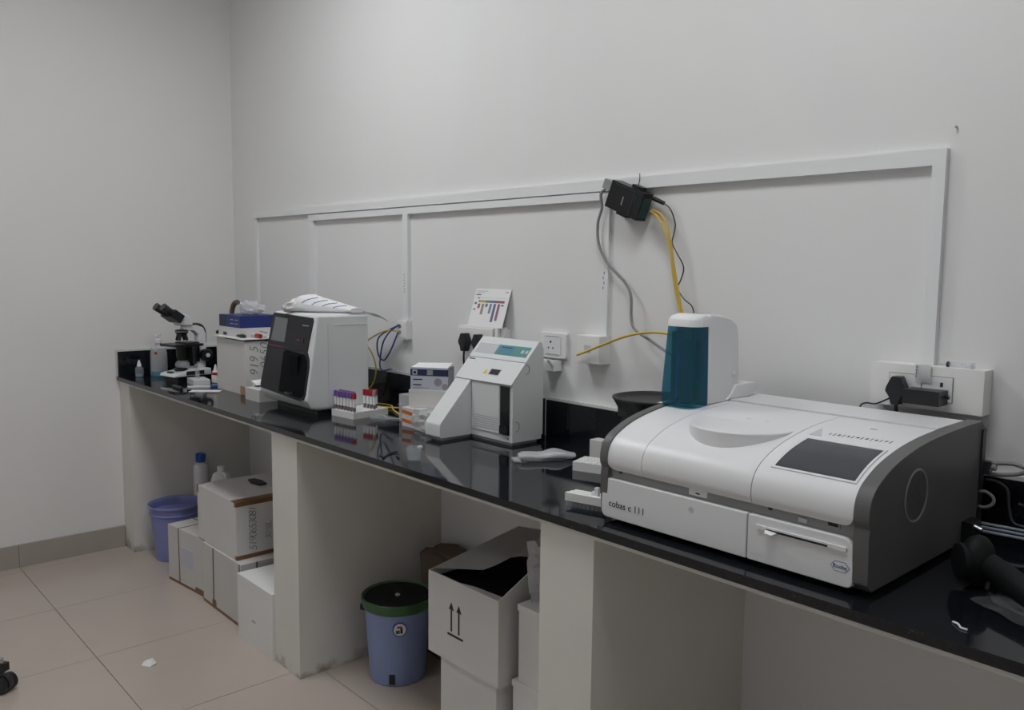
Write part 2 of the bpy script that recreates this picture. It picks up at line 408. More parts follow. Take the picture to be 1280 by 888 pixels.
part('latch_plate', B().box(3.595, 3.640, -.595, -.591, 1.030, 1.044, .001, 1), 'white', an)
part('latch_slot', B().box(3.612, 3.622, -.5956, -.5945, 1.034, 1.037), 'black', an)
part('button', B().box(3.845, 3.862, -.596, -.591, 1.030, 1.038, .0015, 2), 'pgrey', an)
part('usb_port', B().box(3.901, 3.926, -.596, -.591, 1.034, 1.047, .001, 1), 'midgrey', an)
part('usb_opening', B().box(3.904, 3.923, -.5966, -.5955, 1.037, 1.0435), 'black', an)
def lid(x0, x1, rl, rr, name):
    P = prof_s(); s = 0; V = []; F = []; nx = 6; last = P[0]
    rows = 0
    for (y, z) in P:
        s += math.hypot(y-last[0], z-last[1]); last = (y, z)
        a = x0 + (rl-math.sqrt(max(0, rl*rl-(rl-s)**2)) if s < rl else 0); c = x1 - (rr-math.sqrt(max(0, rr*rr-(rr-s)**2)) if s < rr else 0)
        V += [(a+(c-a)*i/nx, y, z) for i in range(nx+1)]; rows += 1
    F = [(j*(nx+1)+i, j*(nx+1)+i+1, (j+1)*(nx+1)+i+1, (j+1)*(nx+1)+i) for j in range(rows-1) for i in range(nx)]
    b = B(); b.poly(V, F); bmesh.ops.recalc_face_normals(b.bm, faces=b.bm.faces)
    if b.bm.faces[0].normal.y > 0: bmesh.ops.reverse_faces(b.bm, faces=b.bm.faces[:])
    bmesh.ops.solidify(b.bm, geom=b.bm.faces[:], thickness=.008)
    return part(name, b, 'white', an, ang=45)
lid(3.3765, 3.4745, .020, 0, 'lid_panel'); lid(3.4760, 3.7475, 0, 0, 'lid_panel'); rl = lid(3.7492, 3.9545, 0, .022, 'control_panel')
part('rear_deck', B().box(3.3765, 3.9545, -.2455, -.100, 1.150, 1.1825, .004, 2), 'white', an)
part('rear_cover', B().box(3.3765, 3.9545, -.100, -.075, .95, 1.172, .004, 2), 'midgrey', an)
# round reagent cover
part('disc_cover', B().lathe([(.1150, 0), (.1150, .046), (.1135, .048), (.111, .0487), (.001, .0487)], 64, (3.622, -.441, 1.118)), 'white', an)
part('finger_mark', B().box(3.60, 3.612, -.392, -.389, 1.1685, 1.1705), 'pgrey', an)
part('finger_mark', B().box(3.645, 3.655, -.392, -.389, 1.1685, 1.1705), 'pgrey', an)
# touchscreen on the curved lid
def lid_patch(x0, x1, ya, yb, off, taper=0.0):
    P = [p for p in prof_s() if ya < p[0] < yb and p[1] > 1.09]
    def zat(y):
        Q = [p for p in prof_s() if p[1] > 1.09]
        for (y0, z0), (y1, z1) in zip(Q, Q[1:]):
            if y0 <= y <= y1: return z0+(z1-z0)*(y-y0)/(y1-y0)
        return Q[-1][1]
    ys = [ya]+[p[0] for p in P]+[yb]; V = []
    for o in (off, -.003):
        for y in ys:
            e = .01; sl_ = (zat(y+e)-zat(y-e))/(2*e); nv = Vector((0, -sl_, 1)).normalized()
            t = taper*(y-ya)/(yb-ya)
            V += [tuple(Vector((x, y, zat(y)))+nv*o) for x in (x0+t, x1-t)]
    k = len(ys); b = B(); F = []
    for j in range(k-1): F += [(2*j, 2*j+1, 2*j+3, 2*j+2), (2*k+2*j+2, 2*k+2*j+3, 2*k+2*j+1, 2*k+2*j), (2*j, 2*j+2, 2*k+2*j+2, 2*k+2*j), (2*j+1, 2*k+2*j+1, 2*k+2*j+3, 2*j+3)]
    F += [(0, 2*k, 2*k+1, 1), (2*k-2, 2*k-1, 4*k-1, 4*k-2)]
    return b.poly(V, F)
part('screen_bezel', lid_patch(3.7735, 3.9455, -.5795, -.449, .0012, .003), 'pgrey', an)
part('screen_surround', lid_patch(3.7745, 3.9445, -.5785, -.450, .0016, .003), 'white', an)
part('screen', lid_patch(3.7800, 3.9400, -.5745, -.4565, .0022, .003), 'screen', an)
for i in range(7):
    x = 3.806+i*.0185; y = -.408+i*.0013
    fm = frame((x, y, 1.1682+i*.00014), (1, 0, 0), (0, 1, .118))
    text(str(i+1), .0135, fm, 'key_number', 'ink', rl, 'CENTER', thick=.0003)
    part('key_divider', B().box(-.0005, .0005, -.008, .008, -.0003, .0005).tf(frame((x+.0092, y, 1.1684+i*.00014), (1, 0, 0), (0, 1, .118))), 'ink', rl)
part('key_triangle', B().poly([(3.771, -.430, 1.1655), (3.798, -.430, 1.1655), (3.772, -.375, 1.1722), (3.771, -.430, 1.1640), (3.798, -.430, 1.1640), (3.772, -.375, 1.1705)], [(0, 1, 2), (5, 4, 3), (0, 3, 4, 1), (1, 4, 5, 2), (2, 5, 3, 0)]), 'pgrey', rl)
part('lid_dash', B().box(3.852, 3.866, -.327, -.3255, 1.1755, 1.1772), 'pgrey', rl)
# bottle tower
tw = [(-.368, 1.172), (-.362, 1.388)]
b = B()
side = [(-.335, 1.176), (-.335, 1.392), (-.30, 1.393), (-.245, 1.383), (-.222, 1.372), (-.212, 1.358), (-.206, 1.30), (-.200, 1.176)]
sh = [(-.336, 1.176), (-.336, 1.3955), (-.325, 1.396), (-.285, 1.393), (-.245, 1.384), (-.222, 1.372), (-.212, 1.358), (-.206, 1.30), (-.200, 1.176)]
part('tower_shell', B().prism(sh, 'x', 3.352, 3.457, .006, 3, 25), 'white', an)
bp = []
def dsec(z, hw_, yb, yf, n=12):
    out = []
    xc = 3.404
    r = .030
    pts = [(xc-hw_, yb)] + [(xc-hw_+r-r*math.cos(a*PI/2/6), yf+r-r*math.sin(a*PI/2/6)) for a in range(7)] + [(xc+hw_-r+r*math.sin(a*PI/2/6), yf+r-r*math.cos(a*PI/2/6)) for a in range(7)] + [(xc+hw_, yb)]
    return [(x, y, z) for x, y in pts]
secs = [dsec(1.173, .046, -.338, -.394), dsec(1.178, .0525, -.338, -.401), dsec(1.20, .0530, -.338, -.401), dsec(1.30, .0505, -.338, -.393), dsec(1.366, .0485, -.338, -.388), dsec(1.371, .0465, -.338, -.384)]
n = len(secs[0]); V = [p for s_ in secs for p in s_]
F = [(j*n+i, j*n+(i+1) % n, (j+1)*n+(i+1) % n, (j+1)*n+i) for j in range(len(secs)-1) for i in range(n)] + [tuple(range(n)), tuple(range((len(secs)-1)*n, len(secs)*n))]
cs = [dsec(1.3665, .0490, -.330, -.3885), dsec(1.382, .0485, -.330, -.3865), dsec(1.391, .0455, -.330, -.380), dsec(1.3955, .038, -.330, -.366), dsec(1.3965, .033, -.330, -.350)]
Vc = [p for s_ in cs for p in s_]; nc = len(cs[0])
part('tower_cap', B().poly(Vc, [(j*nc+i, j*nc+(i+1) % nc, (j+1)*nc+(i+1) % nc, (j+1)*nc+i) for j in range(len(cs)-1) for i in range(nc)] + [tuple(range(nc)), tuple(range((len(cs)-1)*nc, len(cs)*nc))]), 'white', an, ang=60)
bt = part('blue_bottle', B().poly(V, F), 'bottleblue', an, 'translucent blue bottle cover', 50)
part('inner_tube', B().box(3.366, 3.384, -.365, -.342, 1.18, 1.352, .004, 2), 'bottledeep', bt)
part('inner_panel', B().box(3.386, 3.390, -.372, -.342, 1.19, 1.35), 'bluec', bt)
part('inner_tube', B().box(3.391, 3.430, -.362, -.342, 1.18, 1.33, .006, 2), 'bottledeep', bt)
part('inner_tube', B().cyl((3.438, -.368, 1.36), (3.424, -.36, 1.29), .004), 'bottledeep', bt)
part('tower_foot', B().prism([(-.262, 1.182), (-.240, 1.196), (-.222, 1.218), (-.135, 1.218), (-.122, 1.212), (-.118, 1.198), (-.135, 1.196), (-.150, 1.183)], 'x', 3.372, 3.462, .004, 2, 20), 'white', an)
part('screw_cap', B().cyl((3.457, -.225, 1.245), (3.4605, -.225, 1.245), .006, n=16), 'white', an)
# fan grille, right side
b = B(); b.tube([(XR+.0005, -.415+.050*math.cos(2*PI*i/40), 1.078+.050*math.sin(2*PI*i/40)) for i in range(41)], .0022, 8, 1)
fg = part('fan_ring', b, 'midgrey', an)
for i in range(11):
    y = -.042+.0084*i; hh_ = math.sqrt(max(.0001, .046**2-y*y))
    part('grille_bar', B().box(XR-.001, XR+.0010, -.415+y-.0012, -.415+y+.0012, 1.078-hh_, 1.078+hh_, .0005, 1), 'grey', fg)
for x in (3.40, 3.93):
    for y in (-.55, -.13): part('foot', B().lathe([(.018, 0), (.018, .013)], 16, (x, y, H)), 'black', an)
part('socket_plate', B().box(XR-.03, XR+.004, -.085, -.066, .955, 1.165, .006, 2), 'dark', an)

# ------------------------------------------------------------------ blood cell counter (dark front)
hc = thing('cell_analyser', 'white box-shaped analyser with dark grey leaning front and small screen', 'lab analyser', (1.52, -.32, H))
b = B()
# body: lofted, front leans back, sides taper slightly
def hsec(z, yf, x0, x1, yb=.125): return [(x0, yf, z), (x1, yf, z), (x1, yb, z), (x0, yb, z)]
secs = [hsec(.020, -.105, -.165, .195), hsec(.030, -.138, -.192, .200), hsec(.062, -.158, -.212, .202), hsec(.25, -.128, -.193, .200), hsec(.385, -.106, -.178, .198), hsec(.398, -.098, -.170, .192)]
V = [p for s_ in secs for p in s_]; F = [(j*4+i, j*4+(i+1) % 4, (j+1)*4+(i+1) % 4, (j+1)*4+i) for j in range(len(secs)-1) for i in range(4)] + [(0, 1, 2, 3), (20, 21, 22, 23)]
b.poly(V, F); bmesh.ops.recalc_face_normals(b.bm, faces=b.bm.faces); b._bev([f for f in b.bm.faces], .008, 2, 40)
body = part('body', b, 'cream', hc)
part('plinth', B().box(-.160, .180, -.10, .115, 0, .022), 'black', hc)
def hp(x, z, off=.0):      # point on leaning front, x/z local
    zs = [(.062, -.158), (.25, -.128), (.385, -.106)]
    if z < .25: y = -.158+(z-.062)/.188*.030
    else: y = -.128+(z-.25)/.135*.022
    return (x, y-off, z)
def front_plate(poly, o1, o0=-.002):
    b = B(); V = [hp(x, z, o1) for x, z in poly] + [hp(x, z, o0) for x, z in poly]; n = len(poly)
    b.poly(V, [tuple(range(n)), tuple(range(2*n-1, n-1, -1))] + [(i, (i+1) % n, n+(i+1) % n, n+i) for i in range(n)]); return b
outline = [(-.200, .085), (-.190, .074), (.150, .058), (.178, .066), (.188, .085), (.190, .19), (.182, .222), (.160, .25)] 
upper = [(-.196, .25), (.160, .25), (.160, .27), (.172, .372), (.166, .384), (-.154, .392), (-.165, .384)]
lower = [(-.200, .090), (-.192, .076), (.150, .058), (.178, .066), (.188, .085), (.190, .19), (.182, .222), (.160, .25), (-.182, .25)]
part('front_cover', front_plate(lower, .004), 'hdark', hc, 'dark grey front cover')
part('front_cover', front_plate([(-.181, .251), (.160, .251), (.163, .28), (.176, .372), (.168, .384), (-.158, .392), (-.168, .384)], .004), 'hdark', hc)
part('sample_recess_shade', front_plate([(-.030, .078), (.152, .068), (.176, .080), (.178, .19), (.168, .218), (.148, .238), (-.012, .247), (-.030, .236)], .0055), 'void', hc)  # flat black plate painting in the shade of a deep cavity
part('probe_block', B().box(.055, .115, -.150, -.130, .15, .232, .004, 2), 'void', hc)
part('sample_cup', B().cyl((.085, -.168, .082), (.085, -.168, .09), .022, .024), 'metal', hc)
part('display', front_plate([(-.156, .278), (-.034, .276), (-.030, .372), (-.140, .376)], .0055), 'hscreen', hc)
part('status_light', front_plate([(-.162, .2565), (-.052, .2535), (-.052, .2555), (-.162, .2585)], .0058), 'red', hc)
part('brand_bar', front_plate([(.098, .350), (.148, .350), (.148, .354), (.098, .354)], .0056), 'midgrey', hc)
part('button', front_plate([(.108, .283), (.122, .283), (.124, .303), (.108, .303)], .0062), 'black', hc)
part('button_mark', front_plate([(.070, .291), (.094, .291), (.094, .2945), (.070, .2945)], .006), 'red', hc)
part('side_groove', B().box(.1985, .2005, -.03, .115, .353, .356), 'pgrey', hc)
part('side_seam', B().box(.2, .2022, -.0625, -.0615, .04, .36), 'pgrey', hc)

# plastic roll and sheet on top of it
t = thing('plastic_bag_roll', 'crumpled white plastic bag roll with blue print on the dark-fronted analyser', 'plastic bag', (1.52, -.32, H+.398))
b = B(); 
rn = random.Random(3); V = []; NS, NR = 22, 16
for i in range(NS+1):
    u = i/NS; x = -.055+.225*u; yc = -.095+.185*u; hgt = .030+.046*min(1, u/.30) if u < .30 else .076*(1-.72*(u-.30)/.70); wd = .042+.01*math.sin(5*u)
    if u < .04: hgt *= .8; wd *= .7
    for k in range(NR):
        a = 2*PI*k/NR; cr = max(0, 1-u/.5)
        rr = 1+.14*cr*math.sin(5*a+9*u)+rn.uniform(-.16, .16)*cr
        z = hgt*(.5+.5*math.sin(a)*rr)
        V.append((x+rn.uniform(-.010, .010)*cr, yc+wd*math.cos(a)*rr, max(.0008, z)))
F = [(j*NR+i, j*NR+(i+1) % NR, (j+1)*NR+(i+1) % NR, (j+1)*NR+i) for j in range(NS) for i in range(NR)] + [tuple(range(NR)), tuple(range(NS*NR, (NS+1)*NR))]
part('bag', B().poly(V, F), 'paper', t, ang=22)
def roll_pt(u, a):
    x = -.055+.225*u; yc = -.095+.185*u; hgt = .076*(1-.72*(u-.30)/.70); wd = .0435+.01*math.sin(5*u)
    return Vector((x, yc+wd*math.cos(a), hgt*(.5+.515*math.sin(a))))
for k in range(4):
    u0 = .36+.135*k
    part('print', B().tube([roll_pt(u0+.014*i, (.97-.042*i+(.028 if i % 2 else -.028))*PI) for i in range(10)], .0013, 5, 2), 'printblue', t)
b = B(); V = []
NX, NY = 14, 8
for j in range(NY+1):
    for i in range(NX+1):
        u = i/NX; v = j/NY; x = -.01+.205*u; y = .045+.165*v
        over = max(0, y-.128)
        V.append((x+.35*over, y, .0015+.004*v*math.sin(u*5+1)**2-over*over*5.5*(u+.1)))
F = [(j*(NX+1)+i, j*(NX+1)+i+1, (j+1)*(NX+1)+i+1, (j+1)*(NX+1)+i) for j in range(NY) for i in range(NX)]
t2 = B().poly(V, F)
bmesh.ops.solidify(t2.bm, geom=t2.bm.faces[:], thickness=.0012)
o = tag(obj('plastic_sheet', t2, 'pgrey', loc=(1.52, -.32, H+.3985)), 'grey plastic sheet sticking out over the dark-fronted analyser top', 'plastic sheet')

# ------------------------------------------------------------------ electrolyte analyser (white, sloped)
EX0, EX1, EXF = 2.335, 2.628, 2.418
el = thing('electrolyte_analyser', 'white sloped analyser with teal display strip and black slot', 'lab analyser', (0, 0, 0))
def sl(y): return .98+(y+.36)*1.077
def slp(x, y, off=0):
    nrm = Vector((0, -1.077, 1)).normalized(); return tuple(Vector((x, y, sl(y)))+nrm*off)
mainp = [(-.088, .930), (-.222, .930), (-.222, sl(-.222)-.004), (-.100, sl(-.100)), (-.092, sl(-.100)-.001), (-.088, sl(-.1)-.006)]
part('housing', B().prism(mainp, 'x', EX0, EX1, .0025, 2, 25), 'cream', el)
footp = [(-.222, .930), (-.355, .930), (-.361, .936), (-.361, .974), (-.357, .983), (-.223, sl(-.223)-.001)]
part('sample_foot', B().prism(footp, 'x', EX0, EXF, .0025, 2, 25), 'cream', el)
part('base', B().box(EX0+.012, EX1-.012, -.212, -.10, H, .930), 'pgrey', el)
part('base', B().box(EX0+.012, EXF-.012, -.34, -.22, H, .930), 'pgrey', el)
def slab(x0, x1, y0, y1, o1, o0=-.001):
    P = [(x0, y0), (x1, y0), (x1, y1), (x0, y1)]
    return B().poly([slp(x, y, o1) for x, y in P]+[slp(x, y, o0) for x, y in P], [(0, 1, 2, 3), (7, 6, 5, 4), (0, 4, 5, 1), (1, 5, 6, 2), (2, 6, 7, 3), (3, 7, 4, 0)])
part('top_cover', slab(EX0, EX1, -.163, -.101, .004), 'cream', el)
part('door_cover', slab(EX0, EX1, -.228, -.1645, .003), 'cream', el)
part('name_strip', slab(EX0+.012, EX0+.125, -.150, -.121, .0045), 'pgrey', el)
dp = part('display_strip', slab(EX0+.117, EX1-.014, -.150, -.121, .0048), 'teal', el)
part('display_glass', slab(EX0+.130, EX0+.205, -.146, -.125, .0053), 'lcd', dp)
part('display_text', slab(EX0+.136, EX0+.190, -.1295, -.127, .0055), 'navy', dp)
for x in (.243, .263): part('key', slab(EX0+x, EX0+x+.012, -.140, -.131, .0054), 'pgrey', dp)
part('brand_mark', slab(EX0+.008, EX0+.040, -.171, -.168, .0034), 'ink', el)
part('warning_label', B().poly([slp(EX0+.122, -.207, .0035), slp(EX0+.145, -.207, .0035), slp(EX0+.1335, -.192, .0035), slp(EX0+.122, -.207, 0), slp(EX0+.145, -.207, 0), slp(EX0+.1335, -.192, 0)], [(0, 1, 2), (5, 4, 3), (0, 3, 4, 1), (1, 4, 5, 2), (2, 5, 3, 0)]), 'yellow', el)
part('window_frame', slab(EX0+.152, EX0+.207, -.209, -.190, .0036), 'pgrey', el)
part('window', slab(EX0+.156, EX0+.203, -.207, -.192, .0042), 'screen', el)
part('front_door', B().box(EXF+.004, EX1-.064, -.2255, -.221, .955, sl(-.222)-.012, .001, 1), 'cream', el)
for i in range(6): part('vent_slit', B().box(EXF+.020, EX1-.066, -.2262, -.2250, .965+i*.0078, .9662+i*.0078), 'midgrey', el)
part('sample_slot', B().box(EX1-.058, EX1-.014, -.2258, -.221, .955, sl(-.222)-.012), 'gloss', el)
part('probe_holder', B().box(EX1-.056, EX1-.018, -.231, -.224, .958, .985, .002, 2), 'black', el)
for (y, z) in ((-.208, .985), (-.165, 1.172)):
    b = B(); pts = []
    for i in range(13):
        a = -PI/2+PI*i/12; pts.append((EX1+.0006, y+.016*math.cos(a), z+.016*math.sin(a)))
    b.tube(pts, .0012, 6, 1); part('thumb_recess', b, 'midgrey', el)
part('screw', B().cyl((EX1-.020, -.2225, .943), (EX1-.020, -.2238, .943), .0025), 'ink', el)
part('back_plate', B().box(EX0+.01, EX1-.004, -.088, -.080, .945, 1.24), 'cream', el)

# ------------------------------------------------------------------ microscope
mi = thing('microscope', 'white and black binocular microscope at the left end of the worktop', 'microscope', (.365, -.430, H), math.radians(10))
mi.scale = (.94, .94, .94)
part('foot_block', B().box(-.060, .060, -.085, .085, 0, .032, .004, 2), 'black', mi)
part('base', B().prism([(-.115, .030), (.105, .030), (.105, .066), (.02, .066), (-.02, .058), (-.105, .046)], 'x', -.078, .078, .006, 2), 'white', mi)
part('base_inlay', B().box(.0785, .0795, -.045, .06, .037, .058), 'black', mi)
part('switch', B().box(-.02, .02, -.100, -.082, .046, .056, .002, 1), 'dark', mi)
part('mirror_house', B().ell((.0, -.02, .088), (.036, .040, .030), 18, 10), 'milky', mi)
part('lamp_house', B().lathe([(.034, 0), (.034, .012), (.024, .02), (.002, .022)], 24, (0, -.03, .056)), 'black', mi)
part('arm', B().prism([(.058, .06), (.105, .06), (.112, .14), (.112, .25), (.098, .285), (.060, .300), (-.02, .300), (-.02, .275), (.040, .270), (.066, .245), (.066, .14)], 'x', -.024, .024, .008, 2), 'white', mi)
part('arm_edge', B().tube([(-.0, -.0, .298), (.0, .05, .304), (0, .095, .296), (0, .116, .262), (0, .117, .20)], .008, 8, 5), 'dark', mi)
for sx in (1, -1):
    k = part('focus_knob', B().lathe([(.032, 0), (.034, .004), (.034, .024), (.030, .030), (.002, .031)], 28).tf(frame((sx*.030, .095, .135), (0, sx, 0), (0, 0, 1))), 'black', mi)
    part('knob_hub', B().lathe([(.011, 0), (.011, .008), (.002, .009)], 18).tf(frame((sx*.060, .095, .135), (0, sx, 0), (0, 0, 1))), 'white', k)
part('stage', B().box(-.075, .075, -.105, .062, .190, .203, .002, 1), 'black', mi)
part('slide_holder', B().box(-.05, .055, -.03, .05, .203, .211, .001, 1), 'dark', mi)
part('stage_drive', B().lathe([(.009, 0), (.009, .07), (.012, .07), (.012, .095)], 14, (.068, .01, .095)), 'black', mi)
part('condenser', B().lathe([(.018, .105), (.026, .12), (.030, .14), (.030, .19)], 22, (0, -.022, 0)), 'black', mi)
part('stage_bracket', B().box(-.03, .03, .0, .066, .10, .19, .003, 1), 'black', mi)
part('turret', B().lathe([(.026, .255), (.034, .262), (.034, .275), (.026, .279)], 24, (0, -.02, 0)), 'black', mi)
for a in range(4):
    q = a*PI/2+.6; p = Vector((.016*math.cos(q), -.02+.016*math.sin(q), .258)); d = Vector((math.cos(q)*.35, math.sin(q)*.35, -1)).normalized()
    part('objective', B().cyl(p, p+d*.040, .0105, .0075, 14), 'black', mi)
part('turret_ring', B().lathe([(.0345, .266), (.0345, .270)], 24, (0, -.02, 0)), 'metal', mi)
part('head', B().prism([(.030, .300), (-.040, .300), (-.066, .325), (-.058, .352), (-.020, .366), (.020, .345)], 'x', -.036, .036, .008, 2), 'white', mi)
dirn = Vector((0, -.80, .56)).normalized()
part('binocular_block', B().box(-.056, .056, -.020, .042, -.023, .023, .008, 2).tf(frame((0, -.060, .347), (1, 0, 0), dirn)), 'black', mi)
for sx in (-.036, .036):
    p = Vector((sx, -.060, .347)) + dirn*.025
    e = part('eyepiece', B().cyl(p, p+dirn*.05, .020, .019, 18), 'black', mi)
    part('eyecup', B().cyl(p+dirn*.05, p+dirn*.078, .0205, .0215, 18), 'dark', e)

# ------------------------------------------------------------------ wall sockets and boxes
def wallbox(name, label, cat, x0, x1, z0, z1, dep, m='socket'):
    t = thing(name, label, cat, (x0, 0, z0)); part('back_box', B().box(0, x1-x0, -dep, -.0005, 0, z1-z0, .003, 2), m, t); return t
# network outlet
t = wallbox('network_outlet', 'small white wall outlet with blue and yellow cables plugged in', 'outlet', 1.685, 1.750, 1.205, 1.284, .030)
for z in (.022, .047): part('jack', B().box(.012, .030, -.034, -.029, z, z+.014), 'midgrey', t)
part('face_plate', B().box(.006, .059, -.0325, -.030, .008, .071, .001, 1), 'socket', t)
def cable(name, label, pts, r, m, cat='cable', group=None, n=8):
    return tag(obj(name, B().tube(pts, r, n, 6), m, ang=60), label, cat, group)
bc = cable('patch_cable', 'blue network cable looping down below the small wall outlet', [(1.70, -.036, 1.262), (1.63, -.045, 1.235), (1.555, -.04, 1.20), (1.535, -.035, 1.155), (1.545, -.03, 1.115), (1.585, -.03, 1.105), (1.65, -.04, 1.155), (1.70, -.038, 1.232)], .0034, 'bluec')
bc2 = thing('patch_cable', 'blue network cable hanging down with a loose clear plug end', 'cable', (0, 0, 0))
part('cord', B().tube([(1.707, -.036, 1.266), (1.66, -.05, 1.235), (1.61, -.05, 1.19), (1.578, -.045, 1.13), (1.565, -.04, 1.075), (1.59, -.04, 1.058), (1.64, -.045, 1.070), (1.675, -.05, 1.073)], .0034, 8, 6), 'bluec', bc2)
part('plug', B().box(1.674, 1.700, -.056, -.044, 1.067, 1.079, .001, 1), 'clear', bc2)
cable('patch_cable', 'yellow network cable running left from the small wall outlet', [(1.70, -.036, 1.236), (1.64, -.05, 1.238), (1.57, -.06, 1.215), (1.50, -.07, 1.18), (1.44, -.07, 1.14)], .0034, 'yellowc')
cable('patch_cable', 'yellow network cable curving down behind the dark-fronted analyser', [(1.42, -.06, 1.185), (1.50, -.055, 1.150), (1.545, -.055, 1.10), (1.555, -.055, 1.05), (1.53, -.06, .99), (1.47, -.08, .93)], .0034, 'yellowc')
cable('patch_cable', 'yellow network cable lying on the worktop behind the tube rack', [(1.62, -.12, H+.004), (1.72, -.12, H+.004), (1.82, -.10, H+.012), (1.90, -.13, H+.03), (1.965, -.16, H+.036)], .0034, 'yellowc')
cable('patch_cable', 'second yellow cable on the worktop running to the clear tub', [(1.62, -.09, H+.004), (1.70, -.075, H+.004), (1.80, -.13, H+.004), (1.90, -.17, H+.004), (1.97, -.20, H+.004)], .0034, 'yellowc')
cable('thin_wire', 'thin pale grey wire lying on the worktop beside the tube rack', [(1.80, -.26, H+.0025), (1.88, -.23, H+.0025), (1.93, -.25, H+.0025), (1.99, -.22, H+.0025)], .002, 'pgrey')

# double socket box with two black plugs
t = wallbox('socket_box', 'white wall socket box with two black plugs under the chart card', 'socket box', 2.125, 2.352, 1.165, 1.288, .050)
part('face_plate', B().box(.006, .205, -.0545, -.050, .006, .117, .002, 2), 'socket', t)
part('plate_seam', B().box(.2075, .2105, -.0508, -.0495, .002, .121), 'ink', t)
part('side_cover', B().box(.2105, .244, -.034, -.001, .002, .118, .002, 2), 'socket', t)
part('switch', B().box(.085, .120, -.0575, -.054, .075, .10, .001, 1), 'white', t)
def plug(x, z, label, s=1.0):
    p = thing('power_plug', label, 'plug', (x, -.0560, z), 0, 'black power plugs')
    out = [(-.010, .030), (.010, .030), (.022, .004), (.024, -.006), (.014, -.020), (.009, -.038), (-.009, -.038), (-.014, -.020), (-.024, -.006), (-.022, .004)]
    part('plug_body', B().prism([(a*s, b_*s) for a, b_ in out], 'y', -.030*s, 0, .003, 2), 'black', p)
    return p
p1 = plug(2.190, 1.232, 'black plug in the left socket under the chart card')
part('cord', B().tube([(0, -.018, -.036), (.002, -.02, -.08), (.01, -.01, -.15), (.02, -.0, -.22)], .004, 8, 5), 'black', p1)
p2 = plug(2.268, 1.232, 'black plug in the right socket under the chart card')
part('cord', B().tube([(0, -.018, -.036), (.002, -.02, -.08), (.0, -.01, -.15), (.01, -.0, -.22)], .004, 8, 5), 'black', p2)

# chart card
ch = thing('chart_card', 'white card with coloured bar chart leaning on the wall above the socket box', 'card', (2.178, -.049, 1.2885))
LV = Vector((0, .045, .140)); CL = LV.length; CM = frame((0, 0, 0), (1, 0, 0), LV)
part('card', B().box(0, .197, 0, CL, -.0012, 0).tf(CM), 'paper', ch)
def bar(x0, x1, v0, v1, m, nm='chart_bar'): part(nm, B().box(x0*.197, x1*.197, (1-v1)*CL, (1-v0)*CL, .0001, .0006).tf(CM), m, ch)
for nm, c_ in dict(c1=(.50, .10, .06), c2=(.55, .40, .06), c3=(.12, .22, .10), c4=(.05, .18, .30), c5=(.14, .06, .22), c6=(.42, .03, .06), c7=(.35, .28, .20), c8=(.20, .28, .40), c9=(.12, .09, .28), c10=(.30, .08, .20)).items():
    M[nm] = mat('chart_'+nm, tuple(.7*v+.3*.30 for v in c_), .6)
bar(.04, .36, .055, .075, 'pgrey', 'title_line'); bar(.04, .28, .095, .11, 'pgrey', 'title_line'); bar(.04, .18, .150, .172, 'navy', 'title_line')
bar(.05, .93, .235, .242, 'pgrey', 'rule_line'); bar(.12, .16, .235, .265, 'navy', 'mark'); bar(.88, .94, .07, .095, 'midgrey', 'mark')
for i, (m_, a, c_) in enumerate((('c1', .16, .19), ('c2', .19, .37), ('c3', .37, .47), ('c4', .47, .60), ('c5', .60, .74), ('c6', .74, .90))): bar(a, c_, .305, .365, m_, 'colour_band')
for x, v0, v1, m_ in ((.05, .36, .42, 'c3'), (.05, .53, .575, 'midgrey'), (.16, .40, .52, 'c10'), (.275, .40, .68, 'c7'), (.38, .39, .48, 'c3'), (.50, .39, .645, 'c8'), (.615, .39, .86, 'c9'), (.73, .39, .82, 'c10'), (.83, .41, .44, 'ink')): bar(x, x+.065, v0, v1, m_)

# single socket plate and white adaptor
t = wallbox('socket_plate', 'white round-cornered power socket plate right of the sloped analyser', 'socket', 2.540, 2.664, 1.200, 1.287, .006)
part('face_plate', B().prism(rrect(0, .124, 0, .087, .008), 'y', -.016, -.005, .003, 2, 50), 'socket', t)
part('insert', B().box(.022, .102, -.0185, -.0155, .014, .073, .001, 1), 'white', t)
for (x, z, r) in ((.055, .055, .0042), (.045, .034, .003), (.066, .034, .003)): part('pin_hole', B().cyl((x, -.0185, z), (x, -.0192, z), r), 'ink', t)
for z in (.012, .074): part('plate_line', B().box(.03, .094, -.0195, -.0158, z-.0008, z+.0008), 'midgrey', t)
t = thing('plug_adaptor', 'white plug adaptor hanging below the power socket plate', 'adaptor', (2.556, -.006, 1.172))
part('case', B().box(0, .082, -.040, 0, -.014, .020, .004, 2), 'socket', t)
part('cord_stub', B().tube([(.055, -.036, .016), (.06, -.044, .024), (.075, -.044, .014), (.08, -.04, 0)], .004, 8, 4), 'pgrey', t)
# junction box with yellow cable
t = wallbox('junction_box', 'square white wall box with a yellow cable in front of it', 'junction box', 2.748, 2.850, 1.200, 1.290, .050)
part('cover', B().box(.002, .100, -.0525, -.050, .002, .088, .001, 1), 'socket', t)
part('keystone', B().box(.036, .064, -.0535, -.052, .035, .060), 'pgrey', t)
